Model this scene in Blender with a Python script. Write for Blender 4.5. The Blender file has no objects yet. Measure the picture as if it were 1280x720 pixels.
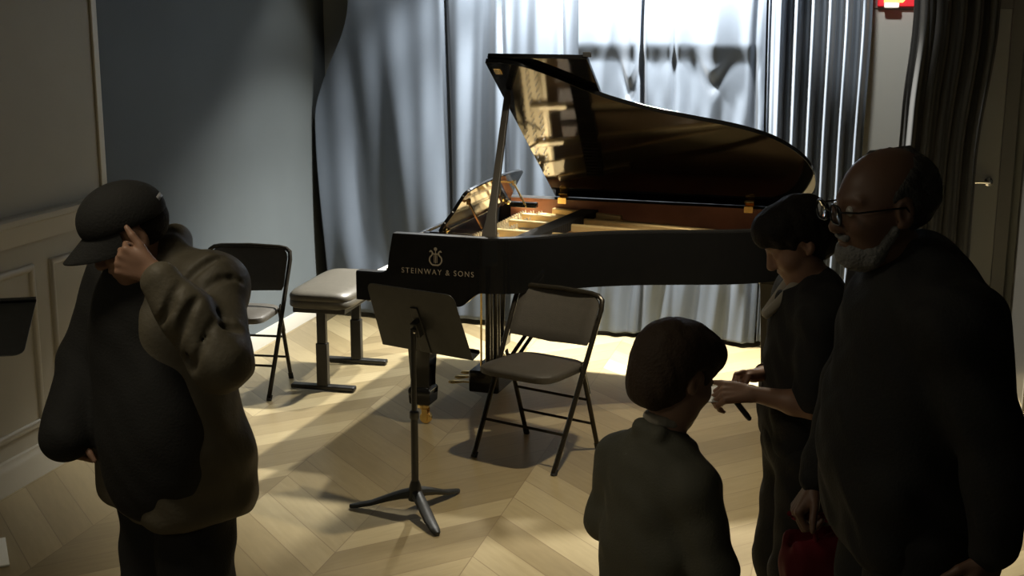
import bpy, bmesh, math, random
import numpy as np
from mathutils import Vector, Matrix
random.seed(7)
PI = math.pi
SC = bpy.context.scene
COL = SC.collection
YAW = 0.2488                      # turn of the room against the line of sight

def W(x, y, z=0.0):               # survey frame (camera above 0,0 looking along +y) -> room frame (left wall along +y)
    c, s = math.cos(YAW), math.sin(YAW)
    return Vector((x*c - y*s, x*s + y*c, z))

# ------------------------------------------------------------------ materials
MATS = {}
def mat(name, col, rough=0.5, metal=0.0, spec=0.5, noise=0.0, nscale=20.0, bump=0.0, bscale=60.0, coat=0.0, emit=None, estr=0.0, sheen=0.0):
    if name in MATS: return MATS[name]
    m = bpy.data.materials.new(name); m.use_nodes = True
    nt = m.node_tree; b = nt.nodes['Principled BSDF']
    b.inputs['Base Color'].default_value = (*col, 1)
    b.inputs['Roughness'].default_value = rough
    b.inputs['Metallic'].default_value = metal
    b.inputs['Specular IOR Level'].default_value = spec
    b.inputs['Coat Weight'].default_value = coat
    b.inputs['Coat Roughness'].default_value = 0.04
    b.inputs['Sheen Weight'].default_value = sheen
    if emit:
        b.inputs['Emission Color'].default_value = (*emit, 1); b.inputs['Emission Strength'].default_value = estr
    tc = nt.nodes.new('ShaderNodeTexCoord')
    if noise > 0:
        n = nt.nodes.new('ShaderNodeTexNoise'); n.inputs['Scale'].default_value = nscale; n.inputs['Detail'].default_value = 4
        r = nt.nodes.new('ShaderNodeValToRGB')
        lo = [max(0, c*(1-noise)) for c in col]; hi = [min(1, c*(1+noise)) for c in col]
        r.color_ramp.elements[0].position = .3; r.color_ramp.elements[1].position = .7
        r.color_ramp.elements[0].color = (*lo, 1); r.color_ramp.elements[1].color = (*hi, 1)
        nt.links.new(tc.outputs['Object'], n.inputs['Vector']); nt.links.new(n.outputs['Fac'], r.inputs['Fac'])
        nt.links.new(r.outputs['Color'], b.inputs['Base Color'])
    if bump > 0:
        n = nt.nodes.new('ShaderNodeTexNoise'); n.inputs['Scale'].default_value = bscale; n.inputs['Detail'].default_value = 3
        bp = nt.nodes.new('ShaderNodeBump'); bp.inputs['Strength'].default_value = bump; bp.inputs['Distance'].default_value = 0.01
        nt.links.new(tc.outputs['Object'], n.inputs['Vector']); nt.links.new(n.outputs['Fac'], bp.inputs['Height'])
        nt.links.new(bp.outputs['Normal'], b.inputs['Normal'])
    MATS[name] = m
    return m

def wood_floor():
    m = bpy.data.materials.new('oak_chevron'); m.use_nodes = True
    nt = m.node_tree; b = nt.nodes['Principled BSDF']; N = nt.nodes.new; L = nt.links.new
    def math_(op, a, bb=None, c=None):
        n = N('ShaderNodeMath'); n.operation = op
        for i, v in enumerate((a, bb, c)):
            if v is None: continue
            if isinstance(v, (int, float)): n.inputs[i].default_value = v
            else: L(v, n.inputs[i])
        return n.outputs[0]
    tc = N('ShaderNodeTexCoord'); sx = N('ShaderNodeSeparateXYZ'); L(tc.outputs['Object'], sx.inputs[0])
    x, y = sx.outputs[0], sx.outputs[1]
    wcol, ptch = 0.53, 0.215
    xc = math_('DIVIDE', math_('ADD', x, CHEV_OFF + 40*wcol), wcol)
    ci = math_('FLOOR', xc); fx = math_('SUBTRACT', xc, ci)
    par = math_('MODULO', ci, 2.0)
    sg = math_('SUBTRACT', math_('MULTIPLY', par, 2.0), 1.0)
    yy = math_('ADD', math_('ADD', y, math_('MULTIPLY', math_('MULTIPLY', math_('SUBTRACT', fx, .5), wcol), math_('MULTIPLY', sg, 1.0))), 20.0)
    pc = math_('DIVIDE', yy, ptch); pi_ = math_('FLOOR', pc); fp = math_('SUBTRACT', pc, pi_)
    cv = N('ShaderNodeCombineXYZ'); L(ci, cv.inputs[0]); L(pi_, cv.inputs[1])
    wn = N('ShaderNodeTexWhiteNoise'); wn.noise_dimensions = '2D'; L(cv.outputs[0], wn.inputs['Vector'])
    # grain along each plank
    gx = math_('ADD', math_('MULTIPLY', math_('MULTIPLY', fx, wcol), 1.4), math_('MULTIPLY', wn.outputs['Value'], 9.0))
    gv = N('ShaderNodeCombineXYZ'); L(math_('MULTIPLY', gx, 3.0), gv.inputs[0]); L(math_('MULTIPLY', fp, 3.2), gv.inputs[1]); L(math_('MULTIPLY', pi_, 1.7), gv.inputs[2])
    gn = N('ShaderNodeTexNoise'); gn.inputs['Scale'].default_value = 2.2; gn.inputs['Detail'].default_value = 5; L(gv.outputs[0], gn.inputs['Vector'])
    ramp = N('ShaderNodeValToRGB'); e = ramp.color_ramp.elements
    e[0].position = 0.0; e[0].color = (0.245, 0.185, 0.096, 1)
    e[1].position = 1.0; e[1].color = (0.60, 0.50, 0.295, 1)
    k = ramp.color_ramp.elements.new(.5); k.color = (0.40, 0.315, 0.17, 1)
    L(math_('ADD', math_('MULTIPLY', wn.outputs['Value'], .62), math_('MULTIPLY', gn.outputs['Fac'], .38)), ramp.inputs['Fac'])
    # seams
    ed = math_('MINIMUM', math_('MULTIPLY', math_('MINIMUM', fp, math_('SUBTRACT', 1.0, fp)), ptch*.72), math_('MULTIPLY', math_('MINIMUM', fx, math_('SUBTRACT', 1.0, fx)), wcol))
    seam = math_('MINIMUM', math_('DIVIDE', ed, 0.003), 1.0)
    mx = N('ShaderNodeMix'); mx.data_type = 'RGBA'; L(seam, mx.inputs[0]); mx.inputs[6].default_value = (0.22, 0.15, 0.08, 1); L(ramp.outputs['Color'], mx.inputs[7])
    L(mx.outputs[2], b.inputs['Base Color'])
    b.inputs['Roughness'].default_value = .38; b.inputs['Specular IOR Level'].default_value = .35
    return m
CHEV_OFF = 0.0

M_black_gloss = mat('ebony_polish', (0.006, 0.006, 0.006), .07, spec=.5)
M_black_satin = mat('black_satin', (0.012, 0.012, 0.012), .35)
M_veneer = mat('mahogany_veneer', (0.30, 0.125, 0.07), .35, noise=.25, nscale=6)
M_spruce = mat('spruce_soundboard', (0.52, 0.34, 0.16), .4, noise=.12, nscale=5)
M_gold = mat('bronze_plate', (0.78, 0.57, 0.27), .38, metal=.35, noise=.06, nscale=12)
M_brass = mat('brass', (0.83, 0.6, 0.24), .22, metal=1)
M_steel = mat('steel_wire', (.6, .6, .6), .3, metal=1)
M_chrome = mat('chrome', (.8, .8, .8), .12, metal=1)
M_felt = mat('damper_felt', (.015, .014, .013), .8)
M_ivory = mat('white_key', (.8, .78, .72), .3)
M_letter = mat('pale_gold_inlay', (.27, .23, .17), .4, metal=.2)
M_stand = mat('stand_black_enamel', (.022, .023, .022), .42, noise=.2, nscale=30)
M_chair_metal = mat('dark_bronze_tube', (.035, .03, .022), .26, metal=.6)
M_chair_vinyl = mat('brown_grey_vinyl', (.050, .044, .035), .5, noise=.08, nscale=40, bump=.1, bscale=200)
M_bench_vinyl = mat('grey_brown_leather', (.070, .063, .049), .42, noise=.08, nscale=18, bump=.12, bscale=120)
M_bench_metal = mat('bench_steel_black', (.022, .021, .019), .4, metal=.3)
M_rubber = mat('rubber', (.02, .02, .02), .7)

# ------------------------------------------------------------------ mesh helpers
def link(name, me, m=None, parent=None, angle=35, kind=None):
    o = bpy.data.objects.new(name, me); COL.objects.link(o)
    if m is not None:
        for q in (m if isinstance(m, (list, tuple)) else [m]): me.materials.append(q)
    if parent is not None: o.parent = parent
    if len(me.polygons):
        me.polygons.foreach_set('use_smooth', [True]*len(me.polygons))
        if angle is not None: me.set_sharp_from_angle(angle=math.radians(angle))
    if kind: o['kind'] = kind
    return o

def obj(name, bm, m=None, parent=None, bevel=0, angle=35, seg=2, kind=None):
    bmesh.ops.recalc_face_normals(bm, faces=bm.faces)
    me = bpy.data.meshes.new(name); bm.to_mesh(me); bm.free()
    o = link(name, me, m, parent, angle, kind)
    if bevel:
        b = o.modifiers.new('bevel', 'BEVEL'); b.width = bevel; b.segments = seg; b.limit_method = 'ANGLE'; b.angle_limit = math.radians(40)
        b.harden_normals = False
    return o

def thing(name, label, cat, loc=(0, 0, 0), rz=0.0, group=None):
    o = bpy.data.objects.new(name, None); COL.objects.link(o); o.empty_display_size = .1
    o.location = loc; o.rotation_euler = (0, 0, rz)
    o['label'] = label; o['category'] = cat
    if group: o['group'] = group
    return o

def tag(o, label, cat, group=None):
    o['label'] = label; o['category'] = cat
    if group: o['group'] = group
    return o

def dup(root, loc, rz, label, group=None):
    r = root.copy(); COL.objects.link(r); r.location = loc; r.rotation_euler = (0, 0, rz); r['label'] = label
    if group: r['group'] = group
    for ch in list(root.children):
        c = ch.copy(); COL.objects.link(c); c.parent = r
        for g in ch.children:
            d = g.copy(); COL.objects.link(d); d.parent = c
    return r

def NB(): return bmesh.new()
def box(bm, c, s, R=None):
    M = Matrix.Translation(Vector(c)) @ (R.to_4x4() if R is not None else Matrix.Identity(4)) @ Matrix.Diagonal((s[0], s[1], s[2], 1))
    return bmesh.ops.create_cube(bm, size=1, matrix=M)['verts']
def boxmm(bm, a, b): return box(bm, [(a[i]+b[i])/2 for i in range(3)], [abs(b[i]-a[i]) for i in range(3)])
def frame_from(d, up=Vector((0, 0, 1))):
    d = d.normalized()
    x = d.cross(up)
    if x.length < 1e-4: x = d.cross(Vector((0, 1, 0)))
    x.normalize(); y = d.cross(x).normalized()
    return x, y
def tube(bm, pts, r, n=10, caps=True, sq=None):
    """swept tube through pts; r number or list; sq=(half w, half h) makes a flat bar"""
    pts = [Vector(p) for p in pts]; rs = r if isinstance(r, (list, tuple)) else [r]*len(pts)
    rings = []; px = None
    for i, p in enumerate(pts):
        d = (pts[min(i+1, len(pts)-1)] - pts[max(i-1, 0)]).normalized()
        if px is None: x, y = frame_from(d)
        else:
            x = (px - d*px.dot(d)).normalized(); y = d.cross(x).normalized()
        px = x
        ring = []
        for k in range(n):
            a = 2*PI*k/n + (PI/4 if n == 4 else 0)
            ring.append(bm.verts.new(p + (x*math.cos(a) + y*math.sin(a))*rs[i]))
        rings.append(ring)
    for i in range(len(rings)-1):
        for k in range(n):
            bm.faces.new((rings[i][k], rings[i][(k+1) % n], rings[i+1][(k+1) % n], rings[i+1][k]))
    if caps: bm.faces.new(rings[0][::-1]); bm.faces.new(rings[-1])
def bar(bm, a, b, w, h, up=Vector((0, 0, 1))):
    """rectangular bar from a to b, w across, h along up"""
    a, b = Vector(a), Vector(b); d = (b-a).normalized(); x, y = frame_from(d, up)
    vs = []
    for p in (a, b):
        for sx, sy in ((-1, -1), (1, -1), (1, 1), (-1, 1)): vs.append(bm.verts.new(p + x*sx*w/2 + y*sy*h/2))
    for f in ((3, 2, 1, 0), (4, 5, 6, 7), (0, 1, 5, 4), (1, 2, 6, 5), (2, 3, 7, 6), (3, 0, 4, 7)): bm.faces.new([vs[i] for i in f])
def lathe(bm, prof, c=(0, 0, 0), n=24, axis='Z'):
    c = Vector(c); rings = []
    for r, z in prof:
        ring = []
        for k in range(n):
            a = 2*PI*k/n; v = Vector((r*math.cos(a), r*math.sin(a), z))
            if axis == 'X': v = Vector((v.z, v.x, v.y))
            if axis == 'Y': v = Vector((v.x, v.z, v.y))
            ring.append(bm.verts.new(c+v))
        rings.append(ring)
    for i in range(len(rings)-1):
        for k in range(n): bm.faces.new((rings[i][k], rings[i][(k+1) % n], rings[i+1][(k+1) % n], rings[i+1][k]))
    bm.faces.new(rings[0][::-1]); bm.faces.new(rings[-1])
def prism(bm, poly, f0, f1):
    """closed polygon (2D) between two mappings f0/f1 : (a,b)->Vector"""
    A = [bm.verts.new(f0(*p)) for p in poly]; B = [bm.verts.new(f1(*p)) for p in poly]
    n = len(poly)
    for i in range(n): bm.faces.new((A[i], A[(i+1) % n], B[(i+1) % n], B[i]))
    bm.faces.new(A[::-1]); bm.faces.new(B)
def catmull(pts, n=8, closed=False):
    P = [np.array(p, float) for p in pts]; out = []
    N = len(P)
    for i in range(N if closed else N-1):
        if closed: p0, p1, p2, p3 = P[i-1], P[i], P[(i+1) % N], P[(i+2) % N]
        else: p0, p1, p2, p3 = P[max(i-1, 0)], P[i], P[i+1], P[min(i+2, N-1)]
        for k in range(n):
            t = k/n
            out.append(.5*((2*p1) + (p2-p0)*t + (2*p0-5*p1+4*p2-p3)*t*t + (3*p1-p0-3*p2+p3)*t**3))
    if not closed: out.append(P[-1])
    return [tuple(q) for q in out]

# ------------------------------------------------------------------ camera
F_PX, PITCH, ROLL, CAM_H = 1634.2, 0.2130, 0.0029, 2.0928
cam = bpy.data.cameras.new('camera'); co = bpy.data.objects.new('camera', cam); COL.objects.link(co)
cam.sensor_width = 36; cam.lens = 36*F_PX/1280; cam.clip_start = .05
fw = W(0, math.cos(PITCH), -math.sin(PITCH)); up = W(0, math.sin(PITCH), math.cos(PITCH)); rt = W(1, 0, 0)
c_, s_ = math.cos(ROLL), math.sin(ROLL)
rt, up = rt*c_ + up*s_, up*c_ - rt*s_
Mx = Matrix((rt, up, -fw)).transposed().to_4x4(); Mx.translation = (0, 0, CAM_H)
co.matrix_world = Mx
SC.camera = co

# ------------------------------------------------------------------ room
XL, YB, XR, HC = -3.47, 8.45, 2.6, 2.95
M_floor = None
def build_room():
    global CHEV_OFF
    b0 = W(-.68, 4.81)                         # a seam between two plank columns
    CHEV_OFF = -b0.x
    fl = wood_floor()
    bm = NB(); boxmm(bm, (XL-.1, -1.5, -.08), (XR+.1, YB+.1, 0)); o = obj('floor', bm, fl, angle=None); o['kind'] = 'structure'
    M_wall = mat('warm_grey_paint', (.30, .275, .215), .7, noise=.04, nscale=3)
    M_trim = mat('wainscot_paint', (.33, .305, .245), .55)
    M_dark = mat('slate_blue_paint', (.070, .084, .093), .75, noise=.06, nscale=2)
    M_back = mat('grey_paint', (.25, .26, .25), .7)
    M_ceil = mat('ceiling_paint', (.12, .12, .12), .8)
    def st(name, a, b, m, bevel=0):
        bm = NB(); boxmm(bm, a, b); o = obj(name, bm, m, bevel=bevel); o['kind'] = 'structure'; return o
    YS = 5.63                                   # where panelling stops and the stage paint begins
    st('wall_left', (XL-.1, -1.5, 0), (XL, YS, HC), M_wall)
    st('wall_stage', (XL-.1, YS, 0), (XL-.0, YB+.1, HC), M_dark)
    st('wall_back', (XL-.1, YB, 0), (XR+.1, YB+.1, HC), M_back)
    st('wall_right', (XR, -1.5, 0), (XR+.1, YB+.1, HC), M_dark)
    st('ceiling', (XL-.1, -1.5, HC), (XR+.1, YB+.1, HC+.1), M_ceil)
    # chair rail, base board and upright edge strip
    def profile(name, prof, y0, y1, m):
        bm = NB(); prism(bm, prof, lambda a, b: Vector((XL+a, y0, b)), lambda a, b: Vector((XL+a, y1, b)))
        o = obj(name, bm, m); o['kind'] = 'structure'; return o
    profile('trim_1', [(0, 1.06), (.018, 1.065), (.022, 1.10), (.03, 1.12), (.034, 1.15), (.05, 1.16), (.052, 1.185), (.04, 1.195), (0, 1.195)], -1.5, YS, M_trim)
    profile('baseboard_left', [(0, 0), (.025, 0), (.025, .10), (.02, .115), (.014, .125), (.012, .14), (0, .145)], -1.5, YS, M_trim)
    profile('baseboard_stage', [(0, 0), (.014, 0), (.014, .09), (.01, .1), (0, .1)], YS+.045, YB, mat('baseboard_white', (.36, .35, .31), .5))
    bm = NB(); boxmm(bm, (XL, YS-.045, 1.195), (XL+.012, YS+.0, HC)); o = obj('trim_2', bm, mat('edge_strip_cream', (.5, .47, .38), .5), bevel=.003); o['kind'] = 'structure'
    # raised frames of the wainscot panels
    n = 3
    for (y0, y1) in ((-1.2, .2), (.33, 1.43), (1.56, 2.66), (2.79, 3.89), (4.02, 5.0), (5.12, 5.55)):
        bm = NB()
        outer = [(y0, .22), (y1, .22), (y1, .965), (y0, .965)]
        prof = [(0, 0), (.012, .004), (.016, .014), (.012, .026), (.004, .034), (0, .036)]   # height, inset
        loops = []
        for hgt, ins in prof:
            loops.append([bm.verts.new((XL+hgt+.0005, y, z)) for y, z in ((y0+ins, .22+ins), (y1-ins, .22+ins), (y1-ins, .965-ins), (y0+ins, .965-ins))])
        for i in range(len(loops)-1):
            for k in range(4): bm.faces.new((loops[i][k], loops[i][(k+1) % 4], loops[i+1][(k+1) % 4], loops[i+1][k]))
        o = obj('trim_%d' % n, bm, M_trim, angle=50); o['kind'] = 'structure'; n += 1
    # grey door in the back wall beside the blue curtain
    d = NB(); boxmm(d, (.05, YB-.05, 0), (.92, YB, 2.08)); door = obj('door_1', d, mat('door_grey', (.36, .37, .36), .5), bevel=.004); door['kind'] = 'structure'
    fr = NB()
    boxmm(fr, (-.03, YB-.07, 0), (.05, YB, 2.16)); boxmm(fr, (.92, YB-.07, 0), (1.0, YB, 2.16)); boxmm(fr, (.05, YB-.07, 2.08), (.92, YB, 2.16))
    obj('door_frame', fr, mat('door_frame_grey', (.2, .2, .2), .5), door, bevel=.004)
    hb = NB()
    lathe(hb, [(.026, 0), (.026, -.012), (.01, -.016), (.01, -.05)], (.86, YB-.05, 1.05), 16, 'Y'); tube(hb, [(.865, YB-.1, 1.05), (.80, YB-.1, 1.05), (.745, YB-.095, 1.045)], .009)
    obj('door_handle', hb, M_chrome, door)
    # dark door leaf standing open at the right
    dd = NB(); boxmm(dd, (.99, 7.05, .01), (1.035, 7.95, 2.3)); d2 = obj('door_2', dd, mat('door_dark', (.03, .028, .024), .4), bevel=.004); d2['kind'] = 'structure'
    e = NB(); boxmm(e, (.975, 7.02, .01), (1.05, 7.05, 2.3)); obj('edge_strip', e, mat('door_edge', (.16, .15, .125), .45), d2, bevel=.003)
    h = NB(); tube(h, [(.99, 7.12, 1.28), (.95, 7.12, 1.28), (.945, 7.12, 1.26), (.945, 7.12, 1.0), (.95, 7.12, .98), (.99, 7.12, .98)], .011)
    obj('door_handle', h, M_chrome, d2)
    h = NB(); lathe(h, [(.02, 0), (.024, -.01), (.018, -.035), (.006, -.04)], (.99, 7.12, 1.42), 16, 'X'); obj('lock_knob', h, M_chrome, d2)
build_room()

# ------------------------------------------------------------------ curtains
M_curt = mat('blue_grey_curtain', (.078, .100, .136), .62, sheen=.12, noise=.03, nscale=9)
M_curt_b = mat('black_curtain', (.010, .011, .012), .85, sheen=.1)
def sm(a, b, x):
    t = np.clip((x-a)/(b-a), 0, 1); return t*t*(3-2*t)
def curtain(name, x0f, x1f, z0, z1, yf, m, nx=160, nz=120, thick=.006):
    """sheet between edge functions x0f(z), x1f(z); yf(x,z,s) gives its distance into the room"""
    zs = np.linspace(z0, z1, nz+1); s = np.linspace(0, 1, nx+1)
    S, Z = np.meshgrid(s, zs)
    X = x0f(Z)*(1-S) + x1f(Z)*S
    Y = yf(X, Z, S)
    if callable(HEM.get(name)): Z = Z + HEM[name](X)*(1-sm(z0, z0+.5, Z))
    v = np.stack([X, Y, Z], -1).reshape(-1, 3)
    i = np.arange((nx+1)*nz).reshape(nz, nx+1)[:, :-1].ravel()
    f = np.stack([i, i+1, i+nx+2, i+nx+1], -1)
    me = bpy.data.meshes.new(name); me.from_pydata(v.tolist(), [], f.tolist())
    o = link(name, me, m, None, None)
    so = o.modifiers.new('solid', 'SOLIDIFY'); so.thickness = thick; so.offset = 0
    return o
HEM = {}
def base_y(X): return 8.24 - .05*(X+3.47) - .03*np.sin(X*1.3)
def y_left(X, Z, S):
    k = .35 + .65*sm(.3, 1.9, Z)
    y = base_y(X)
    b = sm(-2.75, -2.35, X)                     # upright folds on the right part, broad soft ones on the left
    y = y + b*(.020*k*np.sin(X*24 + .8*np.sin(Z*1.2)) + .010*np.sin(X*47 + 1.1*np.cos(Z*.9)))
    y = y + .018*np.sin(X*9.5 - Z*.9)
    a = 1-b
    y = y + a*(.022*np.sin((X*.8 + Z*.30)*11 + .6*np.sin(Z*2)) + .008*np.sin(X*30+Z*2))
    for xs, d in ((-2.52, .04), (-2.14, .035), (-1.75, .03)):
        y = y + d*np.exp(-((X-xs-.015*np.sin(Z*2))/.018)**2)
    return y
def y_mid(X, Z, S):
    y = base_y(X) - .05
    k = .4 + .6*sm(.2, 2.2, Z)
    y = y + .012*k*np.sin(X*26 + .5*np.sin(Z*1.6)) + .010*np.sin(X*13 + Z*.8)
    # cloth held out over a ledge, falling back under it, with two sagging swags
    line = 1.775 + 0*X
    out = sm(-.03, .10, Z-line)*sm(-1.72, -1.66, X)*sm(-.5, -.56, X)
    y = y - .022*out
    for xs, wd, dp in ((-1.31, .05, .17), (-.80, .07, .12)):
        g = np.exp(-((X-xs)/wd)**2)
        sag = line - dp*g
        y = y - .028*g*sm(-.02, .06, Z-sag)*sm(2.6, 1.7, Z) + .022*g*np.exp(-((Z-sag+.04)/.05)**2)
    low = 1-out
    y = y + low*(.014*np.sin(X*15+1.3*np.sin(Z*2.1)) + .016*np.sin(X*34+1.7*np.sin(Z*3.1+X*4)) + .008*np.sin(X*61 - Z*6))*sm(1.7, 1.1, Z)
    for xs, d in ((-1.22, .05), (-1.02, .02), (-.53, .04)):
        y = y + d*np.exp(-((X-xs-.02*np.sin(Z*2.5))/.02)**2)
    return y
def y_pleat(X, Z, S):
    ph = S*2*PI*6.2
    return base_y(X) - .06 + .040*np.sin(ph + .35*np.sin(Z*1.4)) + .02*np.sin(2*ph+1) - .02*S
def y_blk(X, Z, S):
    return 7.92 + .05*np.sin(S*2*PI*5 + .4*np.sin(Z*1.7)) + .02*np.sin(S*2*PI*11 + Z)
HEM['c1'] = None
o = curtain('stage_curtain', lambda Z: -3.445 + .26*sm(1.35, 2.15, Z) + .12*sm(2.15, 2.9, Z) + .06*sm(1.4, .2, Z), lambda Z: -1.60 + 0*Z, .035, 2.9, y_left, M_curt, 300, 110)
tag(o, 'wide blue-grey stage curtain hanging against the slate wall, left of the raised piano lid', 'curtain', 'blue-grey stage curtains')
o = curtain('stage_curtain', lambda Z: -1.64 + 0*Z, lambda Z: -.485 + .01*np.sin(Z*2), .03, 2.9, y_mid, M_curt, 260, 260)
tag(o, 'brightly lit blue-grey stage curtain with swags, directly behind the piano lid', 'curtain', 'blue-grey stage curtains')
o = curtain('stage_curtain', lambda Z: -.470 + .01*np.sin(Z*2), lambda Z: .07 + .03*np.sin(Z*1.3) + .03*sm(1.2, 2.2, Z), .04, 2.9, y_pleat, M_curt, 240, 60)
tag(o, 'narrow blue-grey curtain in deep upright pleats beside the grey door', 'curtain', 'blue-grey stage curtains')
o = curtain('stage_curtain', lambda Z: .30 + .04*sm(1.5, 2.1, Z) - .012*np.sin(Z*3), lambda Z: .80 - .06*sm(2.0, 1.2, Z), .03, 2.9, y_blk, M_curt_b, 160, 60)
tag(o, 'black curtain hanging in front of the grey door at the right', 'curtain')

# exit sign and emergency lamp over the grey door
t = thing('exit_sign', 'red illuminated exit sign with a white emergency lamp above the grey door', 'sign', (.345, 8.36, 2.093))
bm = NB(); boxmm(bm, (-.2, -.03, 0), (.2, .089, .2)); obj('housing', bm, mat('exit_red', (.35, .01, .02), .4, emit=(.6, .01, .02), estr=.9), t, bevel=.006)
cu = bpy.data.curves.new('t', 'FONT'); cu.body = 'EXIT'; cu.size = .18; cu.align_x = 'CENTER'; cu.extrude = .003; cu.offset = .004
to = bpy.data.objects.new('t', cu); COL.objects.link(to)
bpy.context.view_layer.update()
me = bpy.data.meshes.new_from_object(to.evaluated_get(bpy.context.evaluated_depsgraph_get())); bpy.data.objects.remove(to)
me.transform(Matrix.Translation((.02, -.033, .026)) @ Matrix.Rotation(PI/2, 4, 'X') @ Matrix.Scale(1.05, 4))
link('lettering', me, mat('exit_letter', (.9, .5, .1), .4, emit=(1, .55, .12), estr=2.2), t, None)
bm = NB(); boxmm(bm, (-.165, -.085, -.012), (-.075, -.031, .025)); lp = obj('emergency_lamp', bm, mat('lamp_white', (.85, .83, .78), .4), t, bevel=.008); lp['label'] = 'small white emergency lamp'
bm = NB(); boxmm(bm, (-.16, -.091, -.006), (-.08, -.085, .019)); obj('lens', bm, mat('lamp_lens', (.9, .88, .8), .3, emit=(1, .95, .85), estr=1.6), lp, bevel=.003)

# ------------------------------------------------------------------ grand piano
OUT = [(0.0, 0), (.25, 0), (.5, 0), (.6, 0), (.69, .004), (.80, .04), (.93, .14), (1.05, .25), (1.18, .345), (1.36, .44), (1.56, .515), (1.75, .585), (1.9, .675), (2.0, .79), (2.07, .93), (2.10, 1.10), (2.085, 1.26), (2.02, 1.39), (1.92, 1.46), (1.78, 1.48), (1.3, 1.48), (.6, 1.48), (0, 1.48)]
OUTS = catmull(OUT, 8)
def offset_path(P, d):
    R = []
    for i, p in enumerate(P):
        a, b = np.array(P[max(i-1, 0)]), np.array(P[min(i+1, len(P)-1)])
        t = (b-a)/max(1e-9, np.linalg.norm(b-a)); R.append((p[0]-t[1]*d, p[1]+t[0]*d))
    return R
def build_piano():
    P = thing('grand_piano', 'black polished grand piano with raised lid on the wooden stage floor', 'piano', W(-.7765, 6.3719), -.0610)
    pts = OUTS
    # add stations for the arm step
    def ztop(u):
        if u < .13: return .80
        if u < .175: return .80 + .03*((u-.13)/.045)**2
        if u < .20: return .83 + .17*(1-(1-(u-.175)/.025)**2)
        return 1.0
    def zbot(u): return .655 if u < .54 else (.655 + .075*float(sm(.54, .66, np.array(u))))
    dense = []
    for i in range(len(pts)-1):
        a, b = np.array(pts[i]), np.array(pts[i+1]); n = max(1, int(np.linalg.norm(b-a)/.012))
        for k in range(n): dense.append(tuple(a+(b-a)*k/n))
    dense.append(pts[-1])
    inn = offset_path(dense, .065)
    bm = NB(); rows = []
    for (u, v), (iu, iv) in zip(dense, inn):
        zt, zb = ztop(u), zbot(u); ch = .008
        rows.append([bm.verts.new(q) for q in ((u, v, zb), (u, v, zt-ch), (u+(iu-u)*.12, v+(iv-v)*.12, zt), (iu-(iu-u)*.12, iv-(iv-v)*.12, zt), (iu, iv, zt-ch), (iu, iv, zb))])
    for i in range(len(rows)-1):
        for k in range(6):
            f = bm.faces.new((rows[i][k], rows[i+1][k], rows[i+1][(k+1) % 6], rows[i][(k+1) % 6]))
            if k == 4 and dense[i][0] > .36: f.material_index = 1
            if k in (2, 3): f.material_index = 2
    bm.faces.new(rows[0]); bm.faces.new(rows[-1][::-1])
    rim = obj('rim', bm, [M_black_gloss, M_veneer, M_black_satin], P, angle=40)
    # keybed, key slip, fall board, keys
    bm = NB(); boxmm(bm, (.015, .06, .655), (.40, 1.42, .70)); obj('keybed', bm, M_black_gloss, P, bevel=.004)
    bm = NB(); boxmm(bm, (.01, .06, .70), (.035, 1.42, .765)); obj('key_slip', bm, M_black_gloss, P, bevel=.004)
    bm = NB()
    for i in range(52):
        v = .13 + i*.0235; boxmm(bm, (.04, v+.0006, .70), (.19, v+.0229, .775))
    kb = obj('keyboard', bm, M_ivory, P)
    bm = NB()
    for i in range(51):
        if i % 7 in (1, 2, 4, 5, 6):
            v = .13 + (i+1)*.0235; boxmm(bm, (.09, v-.0055, .775), (.19, v+.0055, .787))
    obj('sharps', bm, M_black_satin, kb)
    bm = NB()
    prism(bm, [(.19, .72), (.19, .80), (.225, .90), (.25, .965), (.275, .985), (.29, .985), (.29, .72)], lambda a, b: Vector((a, .066, b)), lambda a, b: Vector((a, 1.414, b)))
    obj('fallboard', bm, M_black_gloss, P, bevel=.004)
    # underside and soundboard
    inner = offset_path(pts, .06)
    poly = [q for q in inner if q[0] > .40]; poly = [(.40, poly[0][1])] + poly + [(.40, poly[-1][1])]
    bm = NB(); prism(bm, poly, lambda a, b: Vector((a, b, .765)), lambda a, b: Vector((a, b, .785))); obj('soundboard', bm, M_spruce, P)
    bm = NB()
    for a, b in (((.45, .2), (1.9, 1.0)), ((.45, .75), (2.0, 1.1)), ((.45, 1.25), (1.9, 1.15)), ((.75, .1), (.75, 1.4)), ((1.2, .42), (1.2, 1.4))):
        bar(bm, (*a, .752), (*b, .752), .07, .032)
    obj('underside_beams', bm, M_veneer, P)
    # cast plate: pin block web, border, struts
    bm = NB()
    boxmm(bm, (.40, .075, .885), (.60, 1.405, .90))
    zb0, zb1 = .868, .885
    ed = [q for q in offset_path(pts, .075) if q[0] > .5]
    ed2 = [q for q in offset_path(pts, .175) if q[0] > .5]
    k = min(len(ed), len(ed2))
    def strip(A, B, z0, z1):
        n = min(len(A), len(B))
        V = [[bm.verts.new(c) for c in ((*A[i], z0), (*A[i], z1), (*B[i], z1), (*B[i], z0))] for i in range(n)]
        for i in range(n-1):
            for q in range(4): bm.faces.new((V[i][q], V[i+1][q], V[i+1][(q+1) % 4], V[i][(q+1) % 4]))
        bm.faces.new(V[0]); bm.faces.new(V[-1][::-1])
    bent = catmull([(.50, .075), (.66, .08), (.80, .12), (.93, .22), (1.05, .33), (1.18, .43), (1.36, .52), (1.56, .60), (1.75, .67), (1.87, .76), (1.93, .88)], 6)
    bentb = [(u-.03, v+.10) for u, v in bent]
    strip(bent, bentb, zb0, zb1)
    bass = catmull([(1.93, .88), (1.90, 1.0), (1.7, 1.10), (1.3, 1.21), (.9, 1.31), (.55, 1.39)], 6)
    bassb = [(u-.04, v-.085) for u, v in bass]
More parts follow.
